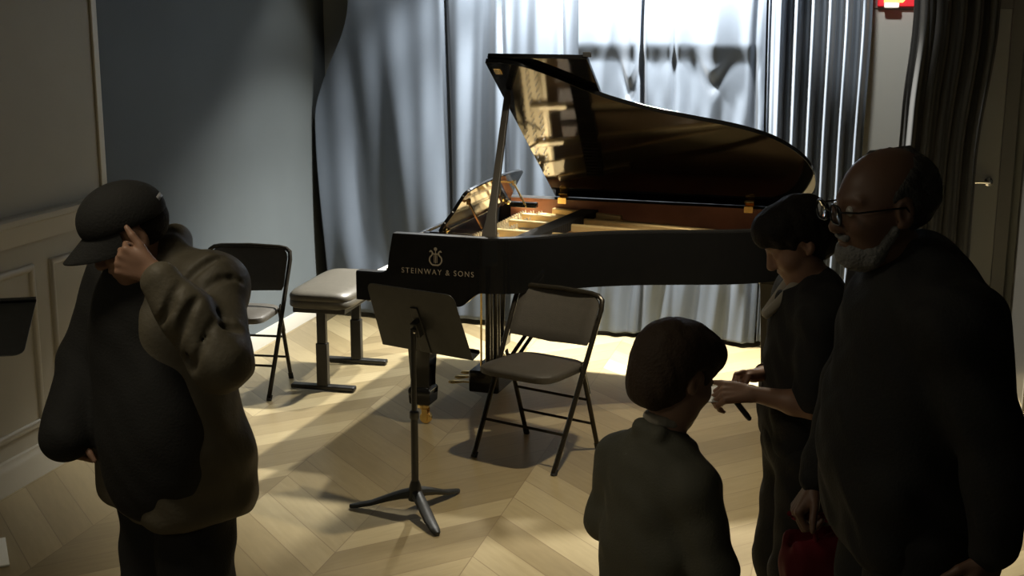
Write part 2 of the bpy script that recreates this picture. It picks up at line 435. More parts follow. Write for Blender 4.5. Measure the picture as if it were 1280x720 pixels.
    strip(bass, bassb, zb0+.015, zb1+.03)
    plate = obj('iron_plate', bm, M_gold, P, bevel=.003, angle=40)
    for a, b in (((.50, 1.17, .92), (1.80, .98, .905)), ((.50, .93, .92), (1.83, .86, .905)), ((.50, .62, .92), (1.45, .62, .905)), ((.50, .36, .92), (1.03, .37, .90)), ((.62, 1.385, .925), (1.05, 1.29, .915))):
        bm = NB(); bar(bm, a, b, .034, .046); obj('plate_strut', bm, M_gold, P, bevel=.008)
    # long bridge, strings, dampers, pins
    bm = NB()
    br = catmull([(.70, .17), (.9, .34), (1.1, .5), (1.35, .66), (1.6, .78), (1.72, .86)], 6)
    for i in range(len(br)-1): bar(bm, (*br[i], .81), (*br[i+1], .81), .03, .05)
    obj('bridge', bm, M_spruce, P)
    bm = NB()
    for i in range(72):
        t = i/71; v0 = .13+1.2*t
        u1 = .78+1.05*min(1, t*1.15)**.8; v1 = .20+.75*t**.8
        bar(bm, (.58, v0, .905), (u1, v1, .87), .0022, .0022)
    obj('strings', bm, M_steel, P, angle=None)
    bm = NB()
    for i in range(60):
        v = .14+1.2*i/59; boxmm(bm, (.70+.10*i/59, v-.006, .905), (.80+.10*i/59, v+.006, .955))
    obj('damper_row', bm, M_felt, P)
    bm = NB()
    for i in range(64):
        for j in range(3):
            v = .12+1.25*i/63; u = .445+.05*j+.012*(i % 2); bmesh.ops.create_cone(bm, segments=6, radius1=.0035, radius2=.0035, depth=.03, cap_ends=True, matrix=Matrix.Translation((u, v, .912)))
    obj('tuning_pins', bm, M_steel, P, kind='stuff')
    # music desk, seen from behind
    th = math.atan2(.12, .20)
    def desk(a, b, t): return Vector((.36 + b*math.sin(th) + t*math.cos(th), a, .985 + b*math.cos(th) - t*math.sin(th)))
    prof = catmull([(.20, 0), (.20, .05), (.235, .12), (.25, .19), (.28, .235), (.45, .255), (.74, .262), (1.03, .255), (1.20, .235), (1.23, .19), (1.245, .12), (1.28, .05), (1.28, 0)], 4)
    bm = NB(); prism(bm, prof, lambda a, b: desk(a, b, 0), lambda a, b: desk(a, b, .018)); md = obj('music_desk', bm, M_black_gloss, P, bevel=.004)
    bm = NB()
    boxmm(bm, (.30, .16, .955), (.55, .20, .985)); boxmm(bm, (.30, 1.28, .955), (.55, 1.32, .985)); boxmm(bm, (.33, .16, .975), (.38, 1.32, .99))
    obj('desk_slide', bm, M_black_gloss, md, bevel=.003)
    for v in (.36, 1.12):
        bm = NB(); bar(bm, desk(v, .17, .02), (.54, v, .985), .014, .008)
        a = desk(v, .17, .024); box(bm, a, (.01, .04, .025)); obj('desk_strut', bm, M_brass, md)
    for v in (.24, 1.24):
        bm = NB(); lathe(bm, [(.006, -.02), (.012, -.015), (.012, .015), (.006, .02)], desk(v, .02, .028), 10, 'Y'); obj('desk_hinge', bm, M_brass, md)
    # lid
    AL = math.radians(33); H = Vector((0, 1.470, 1.0012))
    ca, sa = math.cos(AL), math.sin(AL)
    def lid(u, v, t): w = 1.492-v; return Vector((u, H.y - w*ca + t*sa, H.z + w*sa + t*ca))
    UF = .61
    ow = offset_path(pts, -.015)
    lp = [q for q in ow if q[0] > UF and not (q[1] > 1.44 and q[0] < 1.76)]
    lp = [(UF, -.015)] + lp + [(UF, 1.49)]
    bm = NB(); prism(bm, lp, lambda a, b: lid(a, b, 0), lambda a, b: lid(a, b, .024))
    L = obj('lid', bm, M_black_gloss, P, bevel=.004)
    bm = NB(); prism(bm, [(UF+.004, -.015), (1.11, -.015), (1.11, 1.49), (UF+.004, 1.49)], lambda a, b: lid(a, b, .030), lambda a, b: lid(a, b, .054))
    FL = obj('lid_front_flap', bm, M_black_gloss, L, bevel=.004)
    bm = NB(); q = [lid(UF, 1.492-w, .027) for w in (.02, 1.49)]; tube(bm, q, .006, 8); obj('flap_hinge', bm, M_brass, L)
    bm = NB()
    boxmm(bm, (-.02, -.008, -.012), (.02, .008, .012))
    bm.transform(Matrix.Translation(lid(UF+.5, -.02, .05))); obj('rubber_button', bm, M_rubber, L, bevel=.003)
    bm = NB(); c = lid(UF+.045, .06, -.003); M3 = Matrix(((1, 0, 0), (0, ca, sa), (0, -sa, ca))); box(bm, c, (.035, .05, .006), M3); obj('prop_cup', bm, M_brass, L, bevel=.002)
    for u in (.665, 1.74):
        bm = NB(); tube(bm, [(u-.027, 1.468, 1.008), (u+.027, 1.468, 1.008)], .008, 10)
        box(bm, lid(u, 1.466, -.003), (.052, .045, .005), M3); boxmm(bm, (u-.025, 1.412, .968), (u+.025, 1.4165, 1.005))
        boxmm(bm, (u-.025, 1.41, 1.0005), (u+.025, 1.465, 1.0035))
        obj('lid_hinge', bm, M_brass, P, bevel=.001)
    # lid prop: flared foot by the treble rim, long slim stick
    b0 = Vector((.668, .085, .965)); b1 = lid(.655, 1.492-1.24, -.008)
    d = (b1-b0); n = d.normalized(); xs = Vector((1, 0, 0)); xs = (xs - n*xs.dot(n)).normalized(); ys = n.cross(xs)
    bm = NB(); secs = []
    Ld = d.length
    for s_, wd in ((0, .037), (.05, .036), (.10, .029), (.15, .023), (.22, .019), (.4, .018), (.7, .016), (Ld-.03, .015), (Ld, .012)):
        c = b0 + n*s_; secs.append([bm.verts.new(c + xs*wd*a + ys*.011*b) for a, b in ((-1, -1), (1, -1), (1, 1), (-1, 1))])
    for i in range(len(secs)-1):
        for k in range(4): bm.faces.new((secs[i][k], secs[i][(k+1) % 4], secs[i+1][(k+1) % 4], secs[i+1][k]))
    bm.faces.new(secs[0]); bm.faces.new(secs[-1][::-1])
    obj('lid_prop', bm, mat('prop_grey_sheen', (.055, .05, .043), .3), P, bevel=.003)  # gloss-black stick; its reflections are put into the grey-brown colour
    # legs with casters
    for (u, v, zt) in ((.30, .13, .66), (.30, 1.35, .66), (1.95, .98, .73)):
        bm = NB()
        def sec(z, h): return [bm.verts.new((u+a*h, v+b*h, z)) for a, b in ((-1, -1), (1, -1), (1, 1), (-1, 1))]
        S = [sec(z, h) for z, h in ((zt, .085), (zt-.045, .085), (zt-.05, .072), (zt-.10, .066), (.24, .05), (.20, .05), (.195, .056), (.185, .06), (.115, .056), (.108, .048), (.10, .03))]
        for i in range(len(S)-1):
            for k in range(4): bm.faces.new((S[i][k], S[i][(k+1) % 4], S[i+1][(k+1) % 4], S[i+1][k]))
        bm.faces.new(S[0]); bm.faces.new(S[-1][::-1])
        lg = obj('leg', bm, M_black_gloss, P, bevel=.004)
        bm = NB(); lathe(bm, [(.03, .10), (.032, .085), (.02, .08), (.014, .07)], (u, v, 0), 16)
        for sgn in (-1, 1): box(bm, (u+.012, v+sgn*.02, .048), (.03, .005, .065))
        lathe(bm, [(.012, -.0165), (.029, -.0155), (.031, -.010), (.031, .010), (.029, .0155), (.012, .0165)], (u+.014, v, .0312), 20, 'Y')
        obj('caster', bm, M_brass, lg, bevel=.001)
    # pedal lyre
    bm = NB(); boxmm(bm, (.385, .58, .62), (.555, .90, .66))
    for v in (.655, .70, .78, .825): tube(bm, [(.47, v, .63), (.47, v, .17)], .015, 12)
    ly = obj('lyre', bm, M_black_gloss, P, bevel=.003)
    bm = NB(); boxmm(bm, (.39, .56, .05), (.56, .92, .17)); obj('pedal_box', bm, M_black_gloss, ly, bevel=.012, seg=3)
    for v in (.64, .74, .84):
        bm = NB(); tube(bm, [(.40, v, .085), (.33, v, .082), (.30, v, .075), (.27, v, .07), (.25, v, .068)], [.009, .010, .014, .019, .012], 12)
        for vv in bm.verts: vv.co.z = .078 + (vv.co.z-.078)*.55
        obj('pedal', bm, M_brass, ly)
    for v in (.60, .88):
        bm = NB(); tube(bm, [(.555, v, .16), (.93, v, .735)], .011, 10); obj('lyre_rod', bm, M_black_gloss, ly)
        bm = NB(); tube(bm, [(.44, v+(.03 if v < .7 else -.03), .63), (.44, v+(.03 if v < .7 else -.03), .17)], .006, 8); obj('trap_rod', bm, M_brass, ly)
    # maker's lettering and lyre emblem on the treble cheek
    cu = bpy.data.curves.new('t', 'FONT'); cu.body = 'STEINWAY & SONS'; cu.size = .038; cu.extrude = .0006; cu.space_character = 1.32; cu.space_word = .9
    to = bpy.data.objects.new('t', cu); COL.objects.link(to); bpy.context.view_layer.update()
    me = bpy.data.meshes.new_from_object(to.evaluated_get(bpy.context.evaluated_depsgraph_get())); bpy.data.objects.remove(to)
    xs_ = [v.co.x for v in me.vertices]; w0 = max(xs_)-min(xs_)
    me.transform(Matrix.Translation((.245, -.0014, .808)) @ Matrix.Rotation(PI/2, 4, 'X') @ Matrix.Diagonal((.375/w0, 1, 1, 1)))
    link('lettering', me, M_letter, P, None)
    bm = NB(); cx, cz = .425, .855
    def V(a, b): return (cx+a, -.0015, cz+b)
    for sg in (-1, 1):
        q = catmull([(0.004, 0), (.02, .004), (.031, .02), (.029, .038), (.018, .05), (.016, .062), (.025, .07), (.03, .064)], 4)
        tube(bm, [V(sg*a, b) for a, b in q], .0038, 6)
        tube(bm, [V(sg*.007, .012), V(sg*.007, .058)], .0015, 6)
    tube(bm, [V(-.02, .056), V(.02, .056)], .0028, 6); tube(bm, [V(0, .01), V(0, .075)], .002, 6)
    lathe(bm, [(.006, -.0012), (.009, 0), (.006, .0012)], V(0, .08), 10, 'Y')
    tube(bm, [V(-.016, 0), V(.016, 0)], .004, 6)
    for v in bm.verts: v.co.y = -.0015 + (v.co.y+.0015)*.3
    obj('lyre_emblem', bm, M_letter, P)
    return P
build_piano()

# ------------------------------------------------------------------ bench
def build_bench():
    b = thing('piano_bench', 'padded grey-brown piano bench on steel posts left of the piano keyboard', 'bench', W(-.985, 7.265), YAW-.215)
    # local x along the foot bars, y along the seat
    bm = NB(); hx, hy = .185, .37
    rows = []; n = 48
    def ring(sx, sy, z, e=6):
        r = []
        for k in range(n):
            a = 2*PI*k/n; c, s = math.cos(a), math.sin(a)
            r.append(bm.verts.new((sx*math.copysign(abs(c)**(2/e), c), sy*math.copysign(abs(s)**(2/e), s), z)))
        return r
    R = [ring(hx-.012, hy-.012, 0.475), ring(hx, hy, 0.485), ring(hx, hy, 0.512), ring(hx-.004, hy-.004, 0.518), ring(hx, hy, 0.524), ring(hx, hy, 0.543), ring(hx-.012, hy-.012, 0.558), ring(hx-.05, hy-.06, 0.567), ring(hx-.12, hy-.2, 0.570)]
    for i in range(len(R)-1):
        for k in range(n): bm.faces.new((R[i][k], R[i][(k+1) % n], R[i+1][(k+1) % n], R[i+1][k]))
    bm.faces.new(R[0][::-1]); bm.faces.new(R[-1])
    obj('seat', bm, M_bench_vinyl, b, angle=60)
    bm = NB(); boxmm(bm, (-.15, -.33, .445), (.15, .33, .477)); obj('seat_frame', bm, M_bench_metal, b, bevel=.004)
    for y in (-.285, .285):
        bm = NB(); boxmm(bm, (-.032, y-.022, .02), (.032, y+.022, .27)); lo = obj('leg', bm, M_bench_metal, b, bevel=.004)
        bm = NB(); boxmm(bm, (-.026, y-.017, .27), (.026, y+.017, .45)); obj('inner_post', bm, M_bench_metal, lo, bevel=.003)
        bm = NB(); boxmm(bm, (-.185, y-.028, .004), (.185, y+.028, .03)); obj('foot_bar', bm, M_bench_metal, lo, bevel=.008, seg=3)
    bm = NB(); bar(bm, (0, -.27, .40), (0, .27, .40), .012, .05); obj('crossbar', bm, mat('crossbar_grey', (.12, .115, .1), .4, metal=.3), b, bevel=.002)
    bm = NB(); lathe(bm, [(.018, 0), (.022, .006), (.022, .02), (.012, .026)], (.15, .05, .461), 16, 'X'); obj('height_knob', bm, M_black_satin, b)
build_bench()

# ------------------------------------------------------------------ folding chairs
def build_chair(label, loc, rz):
    c = thing('folding_chair', label, 'chair', loc, rz, 'metal folding chairs')
    for s in (-1, 1):
        bm = NB()
        f, t = Vector((s*.222, -.215, 0)), Vector((s*.240, .18, .725))
        d = t-f
        tube(bm, [f+Vector((0, 0, .012)), f+d*.3, f+d*.6, f+d*.92], .0125, 10)
        fr = obj('front_leg', bm, M_chair_metal, c)
        bm = NB(); tube(bm, [f, f+d*.035], .0155, 10); obj('foot_cap', bm, M_rubber, fr)
        bm = NB()
        tube(bm, [(s*.205, .215, .012), (s*.205, .10, .33), (s*.205, .055, .445)], .0115, 10)
        rl = obj('rear_leg', bm, M_chair_metal, c)
        bm = NB(); tube(bm, [(s*.205, .2205, 0), (s*.205, .2085, .032)], .0145, 10); obj('foot_cap', bm, M_rubber, rl)
        bm = NB(); bar(bm, (s*.212, .045, .47), (s*.212, .115, .30), .004, .022, Vector((0, 1, .4))); obj('hinge_link', bm, M_chair_metal, c)
    # top bow joining both uprights
    bm = NB()
    f, t = Vector((.222, -.215, 0)), Vector((.240, .18, .725)); d = t-f
    A = [f+d*.9, f+d*.97]; A = [(v.x, v.y, v.z) for v in A]
    q = A + [(.233, .186, .745), (.21, .193, .760), (.17, .196, .767), (0, .200, .772)]
    path = [(x, y, z) for x, y, z in q]; path = path + [(-x, y, z) for x, y, z in path[-2::-1]]
    tube(bm, path, .0125, 10); obj('top_bow', bm, M_chair_metal, c)
    # stretchers
    bm = NB(); k = .23; tube(bm, [tuple(Vector((s*.222, -.215, 0)) + Vector((s*.018, .395, .725))*k) for s in (-1, 1)], .007, 8); obj('stretcher', bm, M_chair_metal, c)
    for zz in (.14, .27):
        yy = .215-.115*(zz-.012)/.318
        bm = NB(); tube(bm, [(-.205, yy, zz), (.205, yy, zz)], .007, 8); obj('stretcher', bm, M_chair_metal, c)
    # seat pan
    bm = NB(); n = 56; R = []
    def ring(sx, y0, y1, z, e=5):
        r = []
        for k in range(n):
            a = 2*PI*k/n; cc, ss = math.cos(a), math.sin(a)
            y = (y0+y1)/2 + (y1-y0)/2*math.copysign(abs(ss)**(2/e), ss)
            x = sx*math.copysign(abs(cc)**(2/e), cc)*(1 - .07*(y-y0)/(y1-y0))
            r.append(bm.verts.new((x, y, z + .012*(1-(y-y0)/(y1-y0)))))
        return r
    R = [ring(.195, -.235, .155, .410), ring(.203, -.243, .163, .414), ring(.205, -.245, .165, .430), ring(.203, -.243, .163, .442), ring(.19, -.23, .15, .450), ring(.12, -.15, .08, .455)]
    for i in range(len(R)-1):
        for k in range(n): bm.faces.new((R[i][k], R[i][(k+1) % n], R[i+1][(k+1) % n], R[i+1][k]))
    bm.faces.new(R[0][::-1]); bm.faces.new(R[-1])
    obj('seat', bm, M_chair_vinyl, c, angle=50)
    # curved backrest pad inside the bow
    bm = NB(); nx, nz = 20, 10; G = {}
    for side in (0, 1):
        for i in range(nx+1):
            for j in range(nz+1):
                a = -1+2*i/nx; z = .545+.214*j/nz; w = .222
                if j > nz-3: w = .222 - .03*((j-(nz-2))/2)**2*1.0
                if j == 0: w = .214
                x = a*w; yc = -.215+.395*(z/.725) if z < .725 else .18+.01*(z-.725)/.03
                y = yc + .022*(1-a*a)*1.0
                zz = z - (.014*(1-abs(a))**1 if j == 0 else 0) + (.004*(1-a*a) if j == nz else 0)
                e = min(1, min(i, nx-i)/1.0, min(j, nz-j)/1.0)
                G[side, i, j] = bm.verts.new((x, y + (-1 if side == 0 else 1)*(.004+.008*e), zz))
    for i in range(nx):
        for j in range(nz):
            bm.faces.new((G[0, i, j], G[0, i+1, j], G[0, i+1, j+1], G[0, i, j+1])); bm.faces.new((G[1, i, j], G[1, i, j+1], G[1, i+1, j+1], G[1, i+1, j]))
    for i in range(nx):
        for j in (0, nz): bm.faces.new((G[0, i, j], G[1, i, j], G[1, i+1, j], G[0, i+1, j]))
    for j in range(nz):
        for i in (0, nx): bm.faces.new((G[0, i, j], G[0, i, j+1], G[1, i, j+1], G[1, i, j]))
    obj('backrest', bm, M_chair_vinyl, c, angle=50)
    return c
ch = build_chair('brown padded metal folding chair standing in front of the piano', W(.125, 5.94), YAW + math.atan2(.55, .835)*0 - .585)
dup(ch, W(-1.50, 7.03), YAW - .15, 'dark folding chair behind the capped person, left of the piano bench', 'metal folding chairs')

# ------------------------------------------------------------------ music stands
def build_stand(label, loc, rz, zc=.80, tilt=24, lip=.055):
    """local +y is the player's side; the desk's back looks along -y"""
    s = thing('music_stand', label, 'music stand', loc, rz, 'black orchestra music stands')
    bm = NB(); tube(bm, [(0, 0, .06), (0, 0, .42)], .0155, 14); obj('outer_tube', bm, M_stand, s)
    bm = NB(); tube(bm, [(0, 0, .40), (0, 0, zc-.02)], .0115, 14); obj('inner_tube', bm, M_stand, s)
    bm = NB(); lathe(bm, [(.017, .41), (.02, .415), (.02, .44), (.014, .447)], (0, 0, 0), 14); obj('collar', bm, M_stand, s)
    bm = NB(); lathe(bm, [(.03, .055), (.034, .075), (.024, .12), (.017, .14)], (0, 0, 0), 16); obj('hub', bm, M_stand, s)
    for k in range(3):
        a = -.60 + k*2*PI/3
        dx, dy = math.cos(a), math.sin(a)
        bm = NB(); R = []
        for r_, z, w, h in ((.01, .085, .024, .05), (.06, .075, .026, .042), (.12, .056, .027, .032), (.19, .030, .026, .024), (.25, .016, .022, .022), (.275, .011, .016, .02), (.285, .010, .008, .016)):
            cpt = Vector((dx*r_, dy*r_, z)); sd = Vector((-dy, dx, 0)); ring = []
            for q in range(10):
                an = 2*PI*q/10; ring.append(bm.verts.new(cpt + sd*w*math.cos(an) + Vector((0, 0, max(-z, h/2*math.sin(an))))))
            R.append(ring)
        for i in range(len(R)-1):
            for q in range(10): bm.faces.new((R[i][q], R[i][(q+1) % 10], R[i+1][(q+1) % 10], R[i+1][q]))
        bm.faces.new(R[0][::-1]); bm.faces.new(R[-1])
        obj('foot', bm, M_stand, s)
    T = math.radians(tilt)
    # desk frame: a across, b up the slope, t thickness towards the player
    def D(a, b, t): return Vector((a, .035 - b*math.sin(T) + t*math.cos(T), zc + b*math.cos(T) + t*math.sin(T)))
    w, b0, b1, r = .235, -.15, .165, .035
    poly = [(-w, b0), (w, b0)]
    for k in range(6): an = PI/2*k/5; poly.append((w-.012-r+r*math.cos(an), b1-r+r*math.sin(an)))
    for k in range(6): an = PI/2+PI/2*k/5; poly.append((-w+.012+r+r*math.cos(an), b1-r+r*math.sin(an)))
    bm = NB(); prism(bm, poly, lambda a, b: D(a, b, 0), lambda a, b: D(a, b, .003)); dk = obj('desk', bm, M_stand, s, bevel=.001)
    bm = NB()
    prism(bm, [(-w, 0), (w, 0), (w, lip), (-w, lip)], lambda a, b: D(a, b0, b), lambda a, b: D(a, b0+.003, b))
    prism(bm, [(-w, 0), (w, 0), (w, .015), (-w, .015)], lambda a, b: D(a, b0+b, lip-.002), lambda a, b: D(a, b0+b, lip+.001))
    obj('tray_lip', bm, M_stand, dk)
    bm = NB(); pts_ = [D(a, b, -.003) for a, b in ((.0, b0), (.0, .06))]
    prism(bm, [(-.026, b0+.004), (.026, b0+.004), (.018, .075), (-.018, .075)], lambda a, b: D(a, b, -.006), lambda a, b: D(a, b, 0)); obj('back_rib', bm, M_stand, dk, bevel=.002)
    bm = NB(); box(bm, D(0, -.02, -.018), (.034, .034, .07), Matrix.Rotation(T, 3, 'X')); 
    obj('tilt_bracket', bm, M_stand, s, bevel=.004)
    bm = NB(); lathe(bm, [(.006, 0), (.012, -.004), (.013, -.014), (.008, -.02)], D(0, -.02, -.034), 14, 'Y'); obj('friction_knob', bm, M_chrome, s)
    return s
sd = build_stand('black music stand with its tilted desk standing in front of the piano', W(-.405, 5.20), YAW - .58, .815, 22)
build_stand('black music stand with its desk laid nearly flat at the left edge', W(-1.762, 3.995), YAW + .233, 1.08, 110, .016)

# white paper lying on the floor at the far left
bm = NB(); prism(bm, [(0, 0), (.2, .0), (.21, .28), (.01, .29)], lambda a, b: Vector((a-.18, b-.12, .0015)), lambda a, b: Vector((a-.18, b-.12, .0045 + .02*(a*2)**2)))
o = obj('paper_sheet', bm, mat('paper_white', (.75, .75, .7), .6)); o.location = W(-1.98, 4.74); o.rotation_euler = (0, 0, .7)
tag(o, 'white sheet of paper lying on the floor at the left edge', 'paper')
# ------------------------------------------------------------------ people: smooth blended solids meshed into one skin
def V3(*a): return np.array(a[0] if len(a) == 1 else a, float)
def unit(v): v = V3(v); return v/np.linalg.norm(v)
def basis(f, up=(0, 0, 1)):
    x = unit(f); y = unit(np.cross(up, x)); z = np.cross(x, y); return np.stack([x, y, z], 1)   # columns: forward, left, up
class Solid:
    def __init__(s): s.p = []; s.noise = None
    def rc(s, a, b, ra, rb=None, k=.02, sub=False):
        rb = ra if rb is None else rb; a, b = V3(a), V3(b); m = max(ra, rb)
        def f(P):
            ba = b-a; t = np.clip(((P-a)@ba)/max(1e-9, ba@ba), 0, 1)
            return np.linalg.norm(P-a-t[..., None]*ba, axis=-1) - (ra+(rb-ra)*t)
        s.p.append((f, np.minimum(a, b)-m, np.maximum(a, b)+m, k, sub)); return s
    def chain(s, pts, rs, k=.02):
        for i in range(len(pts)-1): s.rc(pts[i], pts[i+1], rs[i], rs[i+1], k)
        return s
    def ell(s, c, r, R=None, k=.02, sub=False):
        c, r = V3(c), V3(r); R = np.eye(3) if R is None else R; m = r.max()
        def f(P):
            q = (P-c)@R; k0 = np.linalg.norm(q/r, axis=-1); k1 = np.linalg.norm(q/(r*r), axis=-1)
            return k0*(k0-1)/np.maximum(k1, 1e-6)
        s.p.append((f, c-m, c+m, k, sub)); return s
    def bx(s, c, hf, R=None, rd=.01, k=.02, sub=False):
        c, hf = V3(c), V3(hf); R = np.eye(3) if R is None else R; m = np.linalg.norm(hf)
        def f(P):
            q = np.abs((P-c)@R) - (hf-rd)
            return np.linalg.norm(np.maximum(q, 0), axis=-1) + np.minimum(q.max(-1), 0) - rd
        s.p.append((f, c-m, c+m, k, sub)); return s
    def cut(s, c, n, k=.004):
        """removes everything on the side n points to"""
        c, n = V3(c), unit(n); s.p.append((lambda P: -((P-c)@n), None, None, k, True)); return s
    def mesh(s, h=.0055, noise=None):
        add = [q for q in s.p if not q[4]]
        lo = np.min([q[1] for q in add], 0)-3*h-.012; hi = np.max([q[2] for q in add], 0)+3*h+.012
        n = np.ceil((hi-lo)/h).astype(int)+1
        ax = [lo[i]+h*np.arange(n[i]) for i in range(3)]
        F = np.full(tuple(n), .08, np.float32)
        for f, a, b, k, sub in s.p:
            if a is None: sl = [slice(0, n[i]) for i in range(3)]
            else:
                mg = k+4*h
                i0 = np.maximum(0, np.floor((a-mg-lo)/h).astype(int)); i1 = np.minimum(n, np.ceil((b+mg-lo)/h).astype(int)+1)
                if (i1 <= i0).any(): continue
                sl = [slice(i0[i], i1[i]) for i in range(3)]
            P = np.stack(np.meshgrid(*[ax[i][sl[i]] for i in range(3)], indexing='ij'), -1)
            d = f(P).astype(np.float32); cur = F[tuple(sl)]
            if sub: d = -d; hh = np.maximum(k-np.abs(cur-d), 0)/k; F[tuple(sl)] = np.maximum(cur, d)+hh*hh*k*.25
            else: hh = np.maximum(k-np.abs(cur-d), 0)/k; F[tuple(sl)] = np.minimum(cur, d)-hh*hh*k*.25
        if noise is not None:
            P = np.stack(np.meshgrid(*ax, indexing='ij'), -1); F = F+noise(P).astype(np.float32)
        return nets(F, lo, h)
CORN = [(0, 0, 0), (1, 0, 0), (0, 1, 0), (1, 1, 0), (0, 0, 1), (1, 0, 1), (0, 1, 1), (1, 1, 1)]
EDG = [(a, b) for a in range(8) for b in range(a+1, 8) if bin(a ^ b).count('1') == 1]
def nets(F, lo, h):
    nx, ny, nz = F.shape
    ins = F < 0
    cnt = sum(ins[i:nx-1+i, j:ny-1+j, k:nz-1+k].astype(np.int8) for i, j, k in CORN)
    act = np.argwhere((cnt > 0) & (cnt < 8))
    vals = np.stack([F[act[:, 0]+i, act[:, 1]+j, act[:, 2]+k] for i, j, k in CORN], 1)
    pos = np.zeros((len(act), 3)); num = np.zeros(len(act))
    C = np.array(CORN, float)
    for a, b in EDG:
        va, vb = vals[:, a], vals[:, b]; m = (va < 0) != (vb < 0)
        t = np.where(m, va/np.where(m, va-vb, 1), 0)
        pos += m[:, None]*(C[a]+t[:, None]*(C[b]-C[a])); num += m
    V = lo+h*(act+pos/num[:, None])
    idx = np.full((nx-1, ny-1, nz-1), -1, np.int64); idx[act[:, 0], act[:, 1], act[:, 2]] = np.arange(len(act))
    faces = []
    for axis in range(3):
        s0 = [slice(1, -1)]*3; s0[axis] = slice(0, -1); s1 = list(s0); s1[axis] = slice(1, None)
        A, B = ins[tuple(s0)], ins[tuple(s1)]
        e = np.argwhere(A != B); off = np.array([1, 1, 1]); off[axis] = 0; e = e+off
        u, v = [(1, 2), (2, 0), (0, 1)][axis]
        du = np.zeros(3, int); du[u] = 1; dv = np.zeros(3, int); dv[v] = 1
        q = np.stack([idx[tuple((e-du-dv).T)], idx[tuple((e-dv).T)], idx[tuple(e.T)], idx[tuple((e-du).T)]], 1)
        fl = ~ins[tuple(e.T)]
        q[fl] = q[fl][:, ::-1]
        faces.append(q[(q >= 0).all(1)])
    return V, np.concatenate(faces)
def grow(name, S, m, parent, h=.0055, noise=None, smooth=2, angle=None, kind=None):
    V, Q = S.mesh(h, noise)
    o0 = np.array(parent_loc(parent)); V = V-o0
    me = bpy.data.meshes.new(name)
    me.vertices.add(len(V)); me.vertices.foreach_set('co', V.astype(np.float32).ravel())
    me.loops.add(len(Q)*4); me.loops.foreach_set('vertex_index', Q.astype(np.int32).ravel())
    me.polygons.add(len(Q)); me.polygons.foreach_set('loop_start', np.arange(0, len(Q)*4, 4, dtype=np.int32)); me.polygons.foreach_set('loop_total', np.full(len(Q), 4, np.int32))
    me.update(calc_edges=True); me.validate()
    if smooth:
        e = np.empty(len(me.edges)*2, np.int32); me.edges.foreach_get('vertices', e); e = e.reshape(-1, 2)
        for _ in range(smooth):
            acc = np.zeros_like(V); c = np.zeros(len(V))
            np.add.at(acc, e[:, 0], V[e[:, 1]]); np.add.at(acc, e[:, 1], V[e[:, 0]]); np.add.at(c, e.ravel(), 1)
            V = V*.5+.5*acc/np.maximum(c, 1)[:, None]
        me.vertices.foreach_set('co', V.astype(np.float32).ravel()); me.update()
    return link(name, me, m, parent, angle, kind)
def parent_loc(p):
    l = np.zeros(3)
    while p is not None: l = l+np.array(p.location); p = p.parent
    return l
def wrinkle(amp, f, seed=0.0, zs=1.0):
    def fn(P):
        x, y, z = P[..., 0]*f, P[..., 1]*f, P[..., 2]*f*zs
        a = np.sin(x*1.3+2.1*np.sin(z*.7+seed)+seed)+np.sin(y*1.7+1.3*np.sin(x*.9+seed*2))+np.sin(z*1.5+1.8*np.sin(y*.8+x*.6+seed))
        b = np.sin(2.3*z+2.2*x+1.5*np.sin(y*2+seed))
        return amp*(a*.33+.5*b)
    return fn

def head(S, c, f, H=.23, up=(0, 0, 1), mouth=0.0, ear=True, nose=1.0):
    R = basis(f, up); k = H/.23; c = V3(c)
    T = lambda x, y, z: c+R@V3(x*k, y*k, z*k)
    E = lambda p, r, kk=.015, sub=False: S.ell(T(*p), V3(r)*k, R, kk*k, sub)
    E((-.012, 0, .035), (.097, .076, .083), .02)
    E((.028, 0, -.02), (.064, .063, .092), .03)
    E((.035, 0, -.07), (.052, .052, .042), .03)
    E((.072, 0, -.097), (.020, .024, .017), .02)
    for s in (-1, 1):
        E((.058, s*.038, -.022), (.03, .025, .024), .025)
        S.rc(T(.085, s*.012, .030), T(.070, s*.046, .030), .009*k, .008*k, .012*k)
        E((.097, s*.031, .010), (.017, .017, .010), .010, True)
        E((.080, s*.031, .010), (.012, .0145, .0125), .003)
        S.rc(T(.105, s*.004, -.026), T(.098, s*.012, -.029), .009*k, .007*k, .006*k)
        if ear:
            E((-.008, s*.077, .0), (.019, .009, .032), .006)
            E((-.002, s*.084, .003), (.009, .006, .017), .004, True)
            S.rc(T(.004, s*.074, -.026), T(-.002, s*.078, -.022), .007*k, .006*k, .006*k)
    S.rc(T(.086, 0, .022), T(.108, 0, -.022), .009*k, .012*k, .010*k)
    S.rc(T(.088, -.018, -.053), T(.088, .018, -.053), .007*k, .007*k, .008*k); S.rc(T(.093, -.006, -.052), T(.093, .006, -.052), .007*k, .007*k, .006*k)
    S.rc(T(.086, -.014, -.066), T(.086, .014, -.066), .008*k, .008*k, .008*k)
    S.rc(T(.098, -.02, -.0592), T(.098, .02, -.0592), .0035*k, .0035*k, .003*k, True)
    return T, R, k
FO = ((.031, 1.0), (.0105, 1.08), (-.0105, 1.0), (-.0305, .82))
